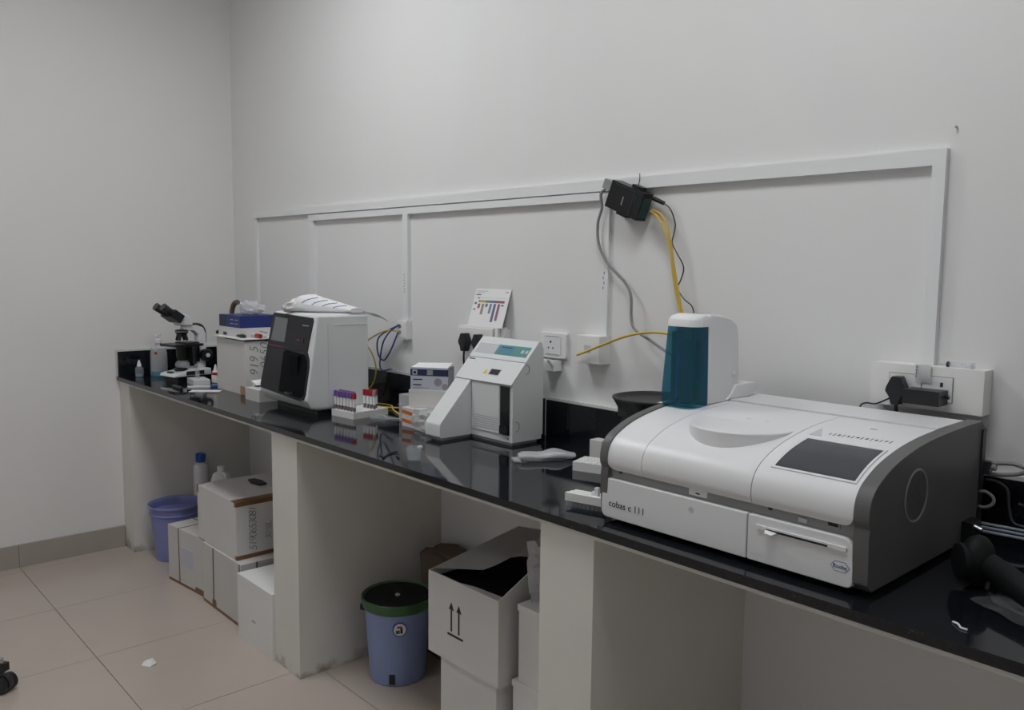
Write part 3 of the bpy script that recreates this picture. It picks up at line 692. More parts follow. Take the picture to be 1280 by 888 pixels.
# long socket box, right
t = wallbox('socket_box', 'long white wall socket box above the large white analyser', 'socket box', 3.722, 3.972, 1.188, 1.288, .050)
for (a, b_) in ((.046, .118), (.1205, .186)): part('socket_module', B().box(a, b_, -.0525, -.0495, .022, .078, .001, 1), 'white', t)
part('module_gap', B().box(.044, .188, -.0505, -.049, .0205, .0795), 'midgrey', t)
part('switch_hole', B().box(.160, .166, -.0530, -.0520, .056, .066, .001, 1), 'ink', t)
p = plug(3.795, 1.232, 'black three-pin plug in the long white socket box', .98)
part('cord', B().tube([(0, -.016, -.034), (.0, -.014, -.050), (-.002, .012, -.085), (0, .022, -.13)], .0045, 8, 5), 'black', p)
cable('adaptor_cord', 'thin black cord drooping left below the long socket box', [(3.785, -.062, 1.213), (3.765, -.07, 1.200), (3.745, -.07, 1.190), (3.722, -.068, 1.189), (3.708, -.066, 1.180), (3.70, -.064, 1.150), (3.70, -.06, 1.10)], .002, 'black')
ad = thing('power_adaptor', 'black rectangular power adaptor plugged into the long socket box', 'adaptor', (3.822, -.0535, 1.205))
part('case', B().box(0, .078, -.050, 0, 0, .033, .003, 2), 'black', ad)
part('strain_relief', B().cyl((.078, -.012, .018), (.086, -.012, .018), .004), 'black', ad)
part('pin_block', B().box(-.012, .004, -.03, -.004, .012, .024, .002, 1), 'black', ad)
# note taped over the box
t = thing('taped_note', 'small white paper note with tape hanging on the long socket box', 'paper note', (3.826, -.0540, 1.252))
b = B(); V = []
for j in range(5):
    for i in range(4): V.append((.036*i/3+(.002 if j < 2 else 0), -.0012-.004*math.sin(j*.9)*(i/3), .040*j/4-.004*(i % 2)*(j == 0)))
b.poly(V, [(j*4+i, j*4+i+1, (j+1)*4+i+1, (j+1)*4+i) for j in range(4) for i in range(3)]); bmesh.ops.solidify(b.bm, geom=b.bm.faces[:], thickness=.0006)
part('note', b, 'paper', t)
for k in range(4): part('scribble', B().box(.004, .0052, -.0066+.001*k, -.0050+.001*k, .010+.007*k, .014+.007*k), 'ink', t)
# syringe
t = thing('syringe', 'clear plastic syringe lying on top of the long socket box', 'syringe', (3.874, -.030, 1.2885))
part('barrel', B().cyl((.016, 0, .0065), (.066, .004, .0065), .0058, n=14), 'clear', t)
part('plunger', B().cyl((.040, .002, .0065), (.075, .004, .0065), .002, n=10), 'bag', t)
part('stopper', B().cyl((.012, 0, .0065), (.0165, 0, .0065), .0064, n=14), 'ink', t)
part('needle_hub', B().cyl((-.004, 0, .0065), (.012, 0, .0065), .0022, n=10), 'pgrey', t)
part('flange', B().box(.065, .067, -.009, .015, .0005, .013, .0005, 1), 'clear', t)

# ------------------------------------------------------------------ router on the trunking
ro = thing('media_converter', 'small black network box hanging tilted from the wall trunking', 'network box', (2.948, -.021, 1.712)); ro.rotation_euler = (0, math.radians(22), 0)
part('case', B().box(-.068, .066, -.045, 0, -.040, .044, .003, 2), 'black', ro)
part('vent_rib', B().box(.030, .034, -.0465, -.044, -.036, .040), 'dark', ro)
part('top_slot', B().box(-.050, .060, -.0465, -.044, .036, .0385), 'dark', ro)
part('label_mark', B().box(-.008, -.004, -.0462, -.044, -.016, .010), 'midgrey', ro)
part('led_strip', B().box(.038, .043, -.0465, -.044, .006, .030), 'tealdark', ro)
for z0, z1 in ((-.050, -.038), (.042, .054)): part('bracket', B().box(-.028 if z0 < 0 else .0, .012 if z0 < 0 else .038, -.030, -.004, z0, z1, .002, 1), 'black', ro)
part('hook_wire', B().tube([(.012, -.016, .05), (.006, -.012, .07), (-.004, -.008, .086)], .0016, 6, 4), 'black', ro)
part('side_grille', B().box(.066, .068, -.040, -.006, -.030, .030), 'tealdark', ro)
part('serial_plug', B().box(-.108, -.068, -.036, -.008, .006, .036, .004, 2), 'midgrey', ro)
cable('signal_cable', 'grey cable hanging from the network box down to the bottle tower', [(2.845, -.030, 1.758), (2.822, -.030, 1.742), (2.822, -.024, 1.70), (2.806, -.024, 1.650), (2.812, -.024, 1.585), (2.852, -.024, 1.522), (2.925, -.024, 1.464), (2.955, -.03, 1.42), (2.962, -.035, 1.36), (2.985, -.045, 1.322), (3.06, -.06, 1.293), (3.16, -.10, 1.265), (3.28, -.13, 1.235)], .0044, 'greyc')
cable('patch_cable', 'yellow cable hanging from the network box behind the bottle tower', [(3.022, -.03, 1.678), (3.055, -.04, 1.662), (3.085, -.042, 1.620), (3.108, -.04, 1.555), (3.122, -.04, 1.48), (3.140, -.04, 1.41), (3.165, -.045, 1.34), (3.19, -.05, 1.25)], .0036, 'yellowc')
cable('patch_cable', 'second yellow cable twisted beside the one from the network box', [(3.026, -.028, 1.682), (3.068, -.036, 1.665), (3.096, -.036, 1.618), (3.112, -.036, 1.545), (3.130, -.036, 1.47), (3.148, -.036, 1.40), (3.175, -.04, 1.33), (3.20, -.045, 1.25)], .0036, 'yellowc')
t = thing('kinked_wire', 'thin black kinked power cord hanging from the network box', 'cable', (0, 0, 0))
part('connector', B().cyl((3.030, -.026, 1.716), (3.068, -.026, 1.700), .0072, .0060, 12), 'black', t)
part('cord', B().tube([(3.068, -.026, 1.700), (3.088, -.02, 1.682), (3.104, -.016, 1.640), (3.100, -.016, 1.610), (3.095, -.016, 1.583), (3.112, -.016, 1.555), (3.139, -.016, 1.512), (3.130, -.016, 1.475), (3.120, -.016, 1.450), (3.145, -.016, 1.418), (3.175, -.016, 1.395), (3.185, -.02, 1.34), (3.19, -.03, 1.25)], .0019, 6, 4), 'black', t)
cable('patch_cable', 'yellow cable with loose end crossing in front of the square wall box', [(2.765, -.066, 1.226), (2.83, -.070, 1.249), (2.90, -.070, 1.276), (2.98, -.07, 1.303), (3.06, -.07, 1.318), (3.14, -.075, 1.318), (3.24, -.09, 1.30), (3.30, -.11, 1.26)], .0040, 'yellowc')

# ------------------------------------------------------------------ black tub behind the analyser
t = thing('plastic_tub', 'round black plastic tub with lid behind the large white analyser', 'tub', (3.150, -.148, H))
part('tub_body', B().lathe([(.068, 0), (.072, .004), (.094, .165), (.104, .168), (.106, .200), (.100, .200)], 40), 'tubblack', t)
part('rim', B().lathe([(.104, .190), (.118, .214), (.121, .217), (.121, .222), (.112, .223), (.108, .218), (.100, .213), (.001, .213)], 44), 'tubblack', t)
part('lid_label', B().poly([(x, y, z) for z in (.2132, .2142) for (x, y) in ((.040, -.050), (.10, -.030), (.085, .02), (.03, 0))], [(0, 1, 2, 3), (7, 6, 5, 4), (0, 4, 5, 1), (1, 5, 6, 2), (2, 6, 7, 3), (3, 7, 4, 0)]), 'paper', t)

# ------------------------------------------------------------------ racks, pouch, cuvettes
def rack(name, label, loc, rz, w_, d_, h_, nx, ny, r):
    t = thing(name, label, 'rack', loc, rz)
    b = B(); b.box(-w_/2, w_/2, -d_/2, d_/2, 0, h_, .002, 2); part('block', b, 'foam', t)
    for i in range(nx):
        for j in range(ny):
            x = -w_/2+w_*(i+.5)/nx; y = -d_/2+d_*(j+.5)/ny
            part('well', B().lathe([(r, h_-.001), (r*.9, h_+.0006), (r*.82, h_+.0006), (r*.78, h_-.0004), (.001, h_-.0004)], 12, (x, y, 0)), 'pgrey', t)
    return t
RKX, RKY, RKA = 1.795, -.285, math.radians(6)
rk = rack('tube_rack', 'white foam rack holding purple and red capped tubes', (RKX, RKY, H), RKA, .140, .170, .026, 7, 7, .0065)
def tube_at(i, j, cap, label, group, fill='blood'):
    w_, d_ = .140, .170
    p = RZ(RKA) @ Vector((-w_/2+w_*(i+.5)/7, -d_/2+d_*(j+.5)/7, 0))
    t = thing('sample_tube', label, 'tube', (RKX+p.x, RKY+p.y, H+.0265), 0, group)
    part('glass', B().lathe([(.0058, 0), (.0062, .004), (.0062, .056), (.0060, .058)], 12), 'clear', t)
    part('sample', B().lathe([(.0048, .001), (.0052, .003), (.0052, .030), (.001, .030)], 10), fill, t)
    part('tube_label', B().lathe([(.00635, .018), (.00635, .050)], 12), 'paper', t)
    part('cap', B().lathe([(.0076, .052), (.0080, .054), (.0080, .072), (.0070, .074), (.001, .074)], 14), cap, t)
ORD = ['leftmost', 'second', 'third', 'fourth', 'fifth', 'sixth']
for i in range(6): tube_at(i, 0, 'purple', '%s purple-capped tube from the left in the front row of the rack' % ORD[i], 'purple capped tubes')
for i in range(5): tube_at(i, 1, 'purple', '%s purple-capped tube from the left in the second row of the rack' % ORD[i], 'purple capped tubes')
tube_at(6, 0, 'red', 'red-capped tube at the end of the purple row', None)
for i in range(3, 6): tube_at(i, 4, 'red', '%s red-capped tube from the left in the near row of the back group' % ORD[i-3], 'red capped tubes')
for i in range(4, 6): tube_at(i, 5, 'red', '%s red-capped tube from the left in the rearmost row of the rack' % ORD[i-4], 'red capped tubes')
tube_at(6, 4, 'midgrey', 'grey-capped tube beside the red-capped tubes', None)

rack('foam_tray', 'white foam tray with slanted ridges left of the large analyser', (3.022, -.243, H), math.radians(18), .120, .085, .026, 6, 4, .008)
tag(obj('foam_block', B().box(-.025, .025, -.02, .02, 0, .055, .002, 2), 'carton', loc=(2.912, -.110, H)), 'small white box standing behind the ridged foam tray', 'box')
b = B().ell((0, 0, .014), (.100, .032, .0145), 22, 10)
for v in b.bm.verts: v.co.z = max(.0005, v.co.z*(1+.18*math.sin(v.co.x*60))+.002*math.sin(v.co.y*150)); v.co.x = max(-.092, min(.09, v.co.x))
po = thing('plastic_pouch', 'flat clear plastic pouch lying right of the sloped analyser', 'pouch', (2.835, -.265, H), math.radians(62))
part('film', b, 'bag', po); part('seal', B().box(-.108, -.088, -.024, .024, .002, .008, .001, 1), 'wrap', po)
part('white_insert', B().box(-.02, .06, -.012, .012, .008, .018, .003, 2), 'paper', po)
cv = thing('cuvette_segments', 'white ribbed cuvette strips beside the large analyser front corner', 'cuvettes', (3.268, -.548, H), math.radians(14))
for k, (dx, y0) in enumerate(((0, -.022), (.004, -.008), (.008, .006))):
    st = part('strip', B().box(-.055+dx, .055, y0, y0+.012, .014, .034, .001, 1), 'foam', cv)
    for i in range(9): part('cuvette', B().box(-.052+dx+i*.0115, -.045+dx+i*.0115, y0+.002, y0+.010, 0, .0145, .0008, 1), 'clear', st)
part('tab', B().box(.020, .030, -.010, .0, .034, .054, .001, 1), 'foam', cv); part('tab', B().box(.012, .020, -.010, .0, .034, .043, .001, 1), 'foam', cv)

# ------------------------------------------------------------------ cartons beside the sloped analyser
t = thing('orange_carton', 'small white carton with orange bands at the bottom of the pile', 'carton', (2.135, -.235, H))
part('box', B().box(-.048, .048, -.05, .05, 0, .070, .001, 1), 'carton', t)
for z in (.010, .042): part('orange_band', B().poly([(x, y, z_) for (x, y) in ((-.0486, -.0506), (.0486, -.0506)) for z_ in (z+(.0 if x > 0 else .006), z+.013+(.0 if x > 0 else .006))] + [(-.0486, .05, z+.006), (-.0486, .05, z+.019), (.0486, .05, z), (.0486, .05, z+.013)], [(0, 1, 3, 2), (0, 4, 5, 1), (2, 3, 7, 6), (4, 6, 7, 5), (1, 5, 7, 3), (0, 2, 6, 4)]), 'orange', t)
t = thing('wrapped_pack', 'crinkled clear-wrapped white pack against the sloped analyser', 'pack', (2.252, -.255, H))
part('content', B().box(-.062, .062, -.045, .045, 0, .062, .002, 1), 'carton', t)
b = B(); b.box(-.068, .068, -.052, .052, .001, .075); bmesh.ops.subdivide_edges(b.bm, edges=b.bm.edges[:], cuts=5, use_grid_fill=True); b.jitter(.006, 1, 5)
for v in b.bm.verts: v.co.z = max(.001, v.co.z)
part('wrap', b, 'wrap', t, ang=15)
t = thing('white_carton', 'plain white carton in the middle of the pile under the navy box', 'carton', (2.150, -.190, H+.0715), math.radians(34))
part('box', B().box(-.078, .078, -.045, .045, .0, .064, .002, 1), 'carton', t); part('lid_seam', B().box(-.0785, .0785, -.0455, .0455, .052, .0528), 'pgrey', t)
t = thing('glove_box', 'pale carton with navy top band and round picture spots on top of the pile', 'carton', (2.145, -.188, H+.1365), math.radians(36))
part('box', B().box(-.072, .072, -.040, .040, 0, .082, .001, 1), 'lilac', t)
part('navy_band', B().box(-.0725, .0725, -.0407, -.0398, .052, .076), 'navy', t)
part('navy_side', B().box(-.0726, -.0716, -.040, .02, .050, .074), 'navy', t)
part('flap', B().poly([(-.070, -.040, .083), (.070, -.040, .083), (.068, .040, .094), (-.066, .040, .091), (-.070, -.040, .0815), (.070, -.040, .0815), (.068, .040, .0925), (-.066, .040, .0895)], [(0, 1, 2, 3), (7, 6, 5, 4), (0, 4, 5, 1), (1, 5, 6, 2), (2, 6, 7, 3), (3, 7, 4, 0)]), 'paper', t)
part('emblem', B().box(-.064, -.046, -.0412, -.0402, .055, .073), 'lilac', t); part('emblem_core', B().cyl((-.055, -.0410, .064), (-.055, -.0418, .064), .006), 'navy', t)
part('band_window', B().box(-.008, .014, -.0412, -.0402, .055, .074), 'midgrey', t)
for (x, z, r) in ((.034, .030, .015), (.060, .013, .0115)): part('round_picture', B().cyl((x, -.0400, z), (x, -.0408, z), r, n=24), 'midgrey', t)
part('text_line', B().box(-.062, -.026, -.0407, -.0398, .036, .040), 'ink', t); part('text_line', B().box(-.062, -.030, -.0407, -.0398, .016, .020), 'ink', t); part('text_line', B().box(-.062, .0, -.0407, -.0398, .006, .009), 'midgrey', t)
t = thing('clear_tub', 'small clear plastic tub left of the carton pile', 'tub', (2.035, -.205, H))
part('shell', B().box(-.032, .032, -.035, .035, 0, .105, .006, 2), 'bag', t); part('ledge', B().box(-.036, .036, -.039, .039, .060, .066, .001, 1), 'clear', t)
t = thing('clear_tray', 'flat clear plastic tray under the carton pile edge', 'tray', (1.965, -.285, H)); part('tray', B().box(-.05, .05, -.03, .03, 0, .012, .002, 2), 'clear', t); part('rim', B().box(-.054, .054, -.034, .034, .012, .014), 'clear', t)
# cup with black wire
t = thing('clear_cup', 'small clear plastic cup at the worktop front edge', 'cup', (2.585, -.585, H))
part('cup', B().lathe([(.018, 0), (.020, .002), (.023, .040), (.024, .042), (.0225, .042), (.019, .004), (.001, .003)], 24), 'clear', t)
part('painted_glint', B().box(.010, .020, .006, .018, .040, .046, .001, 1), 'paper', t)  # small white block standing in for a glint on the rim
cable('wire_scrap', 'thin black bent wire scrap lying beside the clear cup', [(2.535, -.605, H+.003), (2.50, -.59, H+.003), (2.462, -.56, H+.003), (2.47, -.60, H+.003), (2.50, -.638, H+.003), (2.485, -.632, H+.003), (2.46, -.625, H+.003)], .0022, 'black', 'wire')

# ------------------------------------------------------------------ big white box and its load
BX0, BX1, BY0, BY1, BT = .735, 1.045, -.420, -.120, 1.172
t = thing('cardboard_box', 'large white box with handwritten numbers between microscope and dark-fronted analyser', 'box', (0, 0, 0))
part('box', B().box(BX0, BX1, BY0, BY1, H, BT, .004, 2), 'carton', t)
part('top_flap', B().box(BX0-.005, BX1+.004, BY0-.012, BY1, BT+.001, BT+.005), 'paper', t)
part('flap_gap', B().box(BX0+.10, BX1+.006, BY0-.002, BY1-.02, BT-.006, BT+.0008), 'black', t)
part('tape', B().prism(rrect(BX1-.055, BX1+.001, H+.001, H+.040, .012), 'y', BY0-.0012, BY0+.002), 'tan', t, 'brown torn tape')
part('tape', B().prism(rrect(BY0-.001, BY0+.05, H+.001, H+.036, .010), 'x', BX1-.002, BX1+.0012), 'tan', t)
SIDE = lambda y, z: frame((BX1+.0006, y, z), (0, 0, 1), (0, -1, 0))
text('919 5', .060, SIDE(BY0+.045, H+.085), 'handwriting', 'faint', t, shear=.25, thick=-.0012)
text('065081', .060, SIDE(BY0+.095, H+.115), 'handwriting', 'faint', t, shear=.25, thick=-.0012)
t = thing('white_box', 'flat white carton lying on the large white box under the blue box', 'carton', (.875, -.30, BT+.0055))
part('box', B().box(-.150, .090, -.105, .10, 0, .042, .002, 1), 'carton', t); part('blue_mark', B().box(-.095, -.055, -.1057, -.1045, .004, .018), 'navy', t)
t = thing('blue_box', 'dark blue carton on top of the flat white carton', 'carton', (.870, -.30, BT+.048))
part('box', B().box(-.145, .085, -.100, .09, 0, .056, .001, 1), 'bluebox', t); part('side_print', B().box(-.145, -.068, -.1007, -.0995, .001, .055), 'navy', t)
for k in range(4): part('print_line', B().box(-.02+.05*(k % 2), .012+.05*(k % 2), -.1007, -.0995, .016+.018*(k//2), .019+.018*(k//2)), 'lilac', t)
def bag(name, label, loc, r, m='bag', seed=1, a=.010):
    b = B().ell((0, 0, r[2]), r, 14, 9); b.jitter(a, 1, seed)
    for v in b.bm.verts: v.co.z = max(.0005, v.co.z)
    return tag(obj(name, b, m, loc=loc, ang=20), label, 'plastic bag')
bag('plastic_bag', 'crumpled clear plastic bag on top of the blue carton', (.865, -.30, BT+.1045), (.070, .06, .032), seed=4)
tag(obj('brown_scrap', B().tube([(-.052, 0, .004), (-.035, 0, .035), (-.005, 0, .055), (.018, 0, .056)], .012, 8, 5), 'brown', loc=(.855, -.372, BT+.108)), 'curved brown strip sticking out above the blue carton', 'strip')
bag('plastic_bag', 'clear plastic bag bulging behind the blue carton', (1.065, -.175, BT+.0055), (.085, .05, .060), 'clear', 9, .008)
t = thing('marker_pen', 'pale marker pen with red cap lying on the large white box', 'pen', (.99, -.345, BT+.0055))
part('barrel', B().cyl((-.04, 0, .010), (.015, .0, .010), .009), 'pgrey', t); part('red_cap', B().cyl((.015, 0, .010), (.06, .0, .010), .010), 'red', t)
t = thing('slim_case', 'black slim case lying on the large white box', 'case', (.955, -.395, BT+.0055)); part('case', B().ell((0, 0, .008), (.045, .016, .0085), 18, 8), 'black', t); part('hinge', B().box(-.02, .02, .013, .017, .005, .009), 'dark', t)
# trigger spray bottle between microscope and box
t = thing('spray_bottle', 'clear spray bottle with black trigger head beside the microscope', 'bottle', (.485, -.262, H), math.radians(40))
part('bottle', B().lathe([(.036, 0), (.038, .004), (.038, .12), (.030, .165), (.014, .19), (.014, .205)], 24), 'clear', t)
part('collar', B().lathe([(.017, .2), (.017, .222), (.012, .226)], 18), 'dark', t)
part('trigger_head', B().prism([(-.055, .240), (-.058, .252), (-.040, .262), (.020, .250), (.042, .240), (.040, .232), (.010, .228), (-.012, .226), (-.03, .236)], 'y', -.009, .009, .003, 2), 'black', t)
part('trigger', B().prism([(-.018, .230), (-.010, .228), (-.014, .205), (-.024, .185), (-.028, .187), (-.022, .206)], 'y', -.005, .005, .001, 1), 'black', t)
part('dip_tube', B().cyl((0, 0, .01), (0, 0, .2), .003), 'pgrey', t)
# droppers and slide tray
for k, (x, y) in enumerate(((.548, -.352), (.592, -.342))):
    t = thing('dropper_bottle', ['small white dropper bottle with red lettering, nearer the microscope', 'small white dropper bottle with red lettering, against the large white box'][k], 'bottle', (x, y, H+.001), 0, 'dropper bottles')
    part('bottle', B().lathe([(.019, 0), (.020, .003), (.020, .050), (.014, .060)], 20), 'paper', t)
    part('nozzle', B().lathe([(.010, .060), (.009, .068), (.003, .092), (.002, .093)], 16), 'paper', t)
    part('red_label', B().lathe([(.0203, .040), (.0203, .053)], 20), 'red', t)
t = thing('slide_tray', 'small white tray with a clear tube in front of the dropper bottles', 'tray', (.530, -.432, H), math.radians(-8))
part('tray', B().box(-.065, .065, -.040, .040, 0, .026, .006, 3), 'white', t); part('clear_tube', B().lathe([(.011, 0), (.011, .04), (.009, .044)], 14, (-.02, 0, .0262)), 'clear', t)
t = thing('blue_carton', 'narrow dark blue carton wedged against the large white box', 'carton', (.690, -.345, H)); part('box', B().box(-.018, .012, -.030, .030, 0, .050, .001, 1), 'bluebox', t); part('flap', B().box(-.018, .012, -.03, .03, .0503, .0515), 'bluec', t)
t = thing('test_strip', 'white plastic test strip with blue end on the worktop', 'test strip', (.672, -.462, H+.0005), math.radians(62)); part('strip', B().box(-.075, .03, -.010, .010, 0, .007, .002, 2), 'paper', t); part('blue_end', B().box(.03, .070, -.010, .010, 0, .008, .002, 2), 'bluecap', t)
tag(obj('paper_slip', B().box(-.070, .070, -.028, .028, 0, .0015).tf(RZ(math.radians(50))), 'paper', loc=(.805, -.508, H+.0005)), 'white paper slip lying in front of the large white box', 'paper')
tag(obj('slide_clip', B().prism([(-.06, -.006), (.055, -.010), (.06, .004), (.0, .012), (-.06, .005)], 'z', 0, .012, .002, 1), 'black', loc=(.640, -.575, H+.0005)), 'black plastic clip lying on the worktop in front of the microscope', 'clip')
# pump bottle and small bottle at the left end
t = thing('pump_bottle', 'clear pump bottle with white pump head by the left wall', 'bottle', (.090, -.470, H))
part('bottle', B().lathe([(.040, 0), (.043, .005), (.043, .120), (.036, .150), (.016, .165), (.016, .178)], 26), 'milky', t)
part('residue', B().lathe([(.0425, .0005), (.0445, .004), (.0445, .024), (.043, .026)], 24), 'liquid', t)
part('red_label', B().box(.026, .040, -.032, -.022, .118, .130), 'red', t)
part('pump', B().lathe([(.018, .176), (.018, .192), (.006, .196), (.006, .212), (.014, .213), (.014, .222), (.001, .223)], 18), 'paper', t)
part('spout', B().box(-.038, .0, -.006, .006, .213, .222, .002, 1), 'paper', t)
t = thing('eye_dropper', 'tiny clear dropper bottle with white tip by the left upstand', 'bottle', (.085, -.570, H))
part('bottle', B().lathe([(.019, 0), (.021, .003), (.021, .045), (.012, .056)], 18), 'clear', t); part('fluid', B().lathe([(.018, .002), (.019, .004), (.019, .016), (.001, .016)], 16), 'liquid', t)
part('tip', B().lathe([(.011, .056), (.010, .066), (.004, .088), (.002, .089)], 14), 'paper', t)
# tissue box left of blood counter
t = thing('tissue_box', 'small white box with a paper end standing left of the dark-fronted analyser', 'box', (1.185, -.405, H))
part('box', B().box(-.055, .085, -.055, .07, 0, .052, .002, 1), 'carton', t)
b = B().box(-.045, .0, -.02, .012, .052, .075, .004, 1); b.tf(Matrix.Shear('XY', 4, (-.35, 0)))
part('paper_end', B().poly([(-.050, -.02, .052), (-.050, .03, .052), (-.012, .03, .062), (-.012, -.02, .062), (-.060, -.025, .078), (-.058, .03, .082), (-.02, .03, .074), (-.02, -.025, .070)], [(0, 1, 2, 3), (7, 6, 5, 4), (0, 4, 5, 1), (1, 5, 6, 2), (2, 6, 7, 3), (3, 7, 4, 0)]), 'paper', t)

# ------------------------------------------------------------------ right end: scanner, tubes, cables
t = thing('barcode_scanner', 'black handheld barcode scanner lying at the right end of the worktop', 'scanner', (4.085, -.372, H))
hm = RZ(math.radians(-52))
b = B().ell((0, 0, .048), (.030, .042, .048), 22, 14); part('head', b, 'rubber', t)
part('window_rim', B().lathe([(.028, 0), (.034, .006), (.034, .016), (.026, .020)], 28).tf(frame((-.012, -.014, .046), (.66, -.75, 0), (0, 0, 1))), 'rubber', t)
part('window', B().ell((0, 0, 0), (.024, .030, .006), 18, 8).tf(frame((-.018, -.022, .046), (.66, -.75, 0), (0, 0, 1))), 'gloss', t)
part('handle', B().tube([(.020, -.004, .045), (.06, -.035, .040), (.11, -.075, .034), (.17, -.12, .030)], .024, 14, 5), 'rubber', t)
b = B(); V = []
for j in range(5):
    for i in range(7): V.append((4.105+.028*i+.006*j, -.462-.016*i+.018*j, H+.0015+random.uniform(0, .007)))
b.poly(V, [(j*7+i, j*7+i+1, (j+1)*7+i+1, (j+1)*7+i) for j in range(4) for i in range(6)]); bmesh.ops.solidify(b.bm, geom=b.bm.faces[:], thickness=.0008)
tag(obj('plastic_wrapper', b, 'faintfilm', ang=10), 'crinkled clear plastic wrapper under the scanner handle', 'wrapper')
tag(obj('paper_shred', B().tube([(4.122, -.585, H+.002), (4.132, -.590, H+.003), (4.140, -.600, H+.002), (4.150, -.600, H+.002)], .0018, 6, 3), 'paper'), 'tiny white shred near the front edge at the right end', 'paper')
for k, (y, z) in enumerate(((-.062, .957), (-.075, .952), (-.088, .947))):
    cable('waste_tube', ['upper silvery tube running right from the large analyser', 'middle silvery tube running right from the large analyser', 'lower silvery tube running right from the large analyser'][k], [(3.962+.006*k, y-.04, z+.012), (3.992, y-.03, z+.006), (4.10, y, z), (4.30, y+.01, z-.004), (4.7, y+.01, H+.008)], .0034, 'tube', 'tube', 'silvery analyser tubes')
t = thing('tube_fitting', 'black tube fitting at the rear corner of the large analyser', 'fitting', (3.992, -.142, .956)); part('body', B().box(-.0065, .014, -.026, .026, -.022, .022, .003, 2), 'black', t); part('nut', B().cyl((.012, -.01, .012), (.028, -.01, .008), .006), 'metal', t)
cable('loop_cable', 'thick grey cable looping out behind the large analyser', [(3.985, -.060, 1.085), (4.005, -.055, 1.090), (4.04, -.05, 1.094), (4.068, -.05, 1.086), (4.05, -.05, 1.074), (4.01, -.055, 1.066), (3.985, -.06, 1.068)], .0046, 'greyc')
cable('hose_loop', 'short pale U-shaped hose on the rear of the large analyser', [(3.986, -.082, 1.028), (4.000, -.080, 1.030), (4.014, -.078, 1.020), (4.014, -.078, 1.006), (4.000, -.080, .996), (3.986, -.082, .997)], .0036, 'greyc')
t = thing('cable_plug', 'grey cable plug at the rear top of the large analyser', 'plug', (3.993, -.062, 1.080)); part('body', B().box(-.008, .008, -.010, .010, -.014, .014, .004, 2), 'dark', t); part('neck', B().cyl((.010, 0, .002), (.018, 0, .002), .007), 'greyc', t)
cable('drooping_wire', 'black power cord drooping from the analyser rear along the upstand', [(3.99, -.058, 1.052), (4.01, -.05, 1.050), (4.03, -.045, 1.035), (4.036, -.045, 1.0), (4.045, -.045, .968), (4.07, -.05, .962), (4.15, -.05, .962), (4.3, -.05, .955)], .003, 'dark')

# ------------------------------------------------------------------ under the counter, left bay
t = thing('bucket', 'lavender plastic bucket at the far left under the worktop', 'bucket', (.345, -.495, 0))
part('bucket_body', B().lathe([(.100, 0), (.103, .004), (.128, .272), (.138, .276), (.140, .284), (.136, .288), (.129, .284), (.122, .270), (.098, .008), (.001, .008)], 44), 'bucket', t)
part('band', B().lathe([(.1265, .235), (.130, .238), (.130, .243), (.127, .246)], 44), 'bucket', t)
t = thing('low_carton', 'low white carton mostly hidden behind the lavender bucket', 'carton', (.330, -.180, 0)); part('box', B().box(-.168, .16, -.17, .13, 0, .200, .003, 1), 'carton', t); part('lid_edge', B().box(-.171, .163, -.172, .134, .180, .203, .002, 1), 'carton', t)
t = thing('cleaner_bottle', 'white cleaner bottle with blue cap behind the boxes', 'bottle', (.200, -.305, .2035))
part('bottle', B().lathe([(.036, 0), (.038, .004), (.038, .205), (.034, .225), (.018, .240), (.018, .25)], 26), 'paper', t)
part('cap', B().lathe([(.024, .242), (.025, .244), (.025, .285), (.018, .290), (.001, .290)], 20), 'bluecap', t); part('cap_spout', B().box(-.01, .038, -.014, .014, .270, .291, .004, 2), 'bluecap', t)
t = thing('white_jug', 'short white plastic jug next to the blue-capped bottle', 'jug', (.375, -.265, .2035))
part('jug_body', B().lathe([(.050, 0), (.053, .005), (.053, .170), (.040, .205), (.016, .217), (.016, .225)], 26), 'paper', t); part('cap', B().lathe([(.019, .221), (.019, .243), (.001, .244)], 18), 'paper', t)
part('handle', B().tube([(.030, 0, .212), (.060, 0, .20), (.068, 0, .15), (.050, 0, .12)], .007, 8, 5), 'paper', t)

def taped_box(name, label, loc, w_, d_, h_, m, rz=0):
    t = thing(name, label, 'box', loc, rz); part('box', B().box(-w_/2, w_/2, -d_/2, d_/2, 0, h_, .005, 2), m, t); return t
def ribbon(t, pts, r=.004, m='strap'): part('strap', B().tube(pts, r, 6, 1), m, t)
# box A
w_, d_, h_ = .340, .34, .270
t = taped_box('strapped_box', 'smaller white strapped box with paper label beside the bucket', (.790, -.455, 0), w_, d_, h_, 'cartongrey', math.radians(6))
ribbon(t, [(-.060, -d_/2-.001, 0), (-.064, -d_/2-.001, h_), (-.060, d_/2, h_+.001)], .003); ribbon(t, [(-w_/2, -.045, h_+.001), (w_/2, -.045, h_+.001), (w_/2+.001, -.045, 0)], .003)
part('paper_label', B().box(-.045, .075, -d_/2-.0012, -d_/2+.001, .10, .19), 'paperprint', t)
part('tape', B().box(-w_/2+.002, w_/2+.001, -d_/2-.0012, -d_/2+.004, 0, .012), 'tape', t); part('tape', B().box(w_/2-.08, w_/2+.0012, -d_/2-.0014, -d_/2+.06, .0, .028), 'tape', t)
text('98 30', .05, frame((w_/2+.0006, -d_/2+.05, .06), (0, 0, 1), (0, -1, 0)), 'handwriting', 'faint', t, shear=.25)
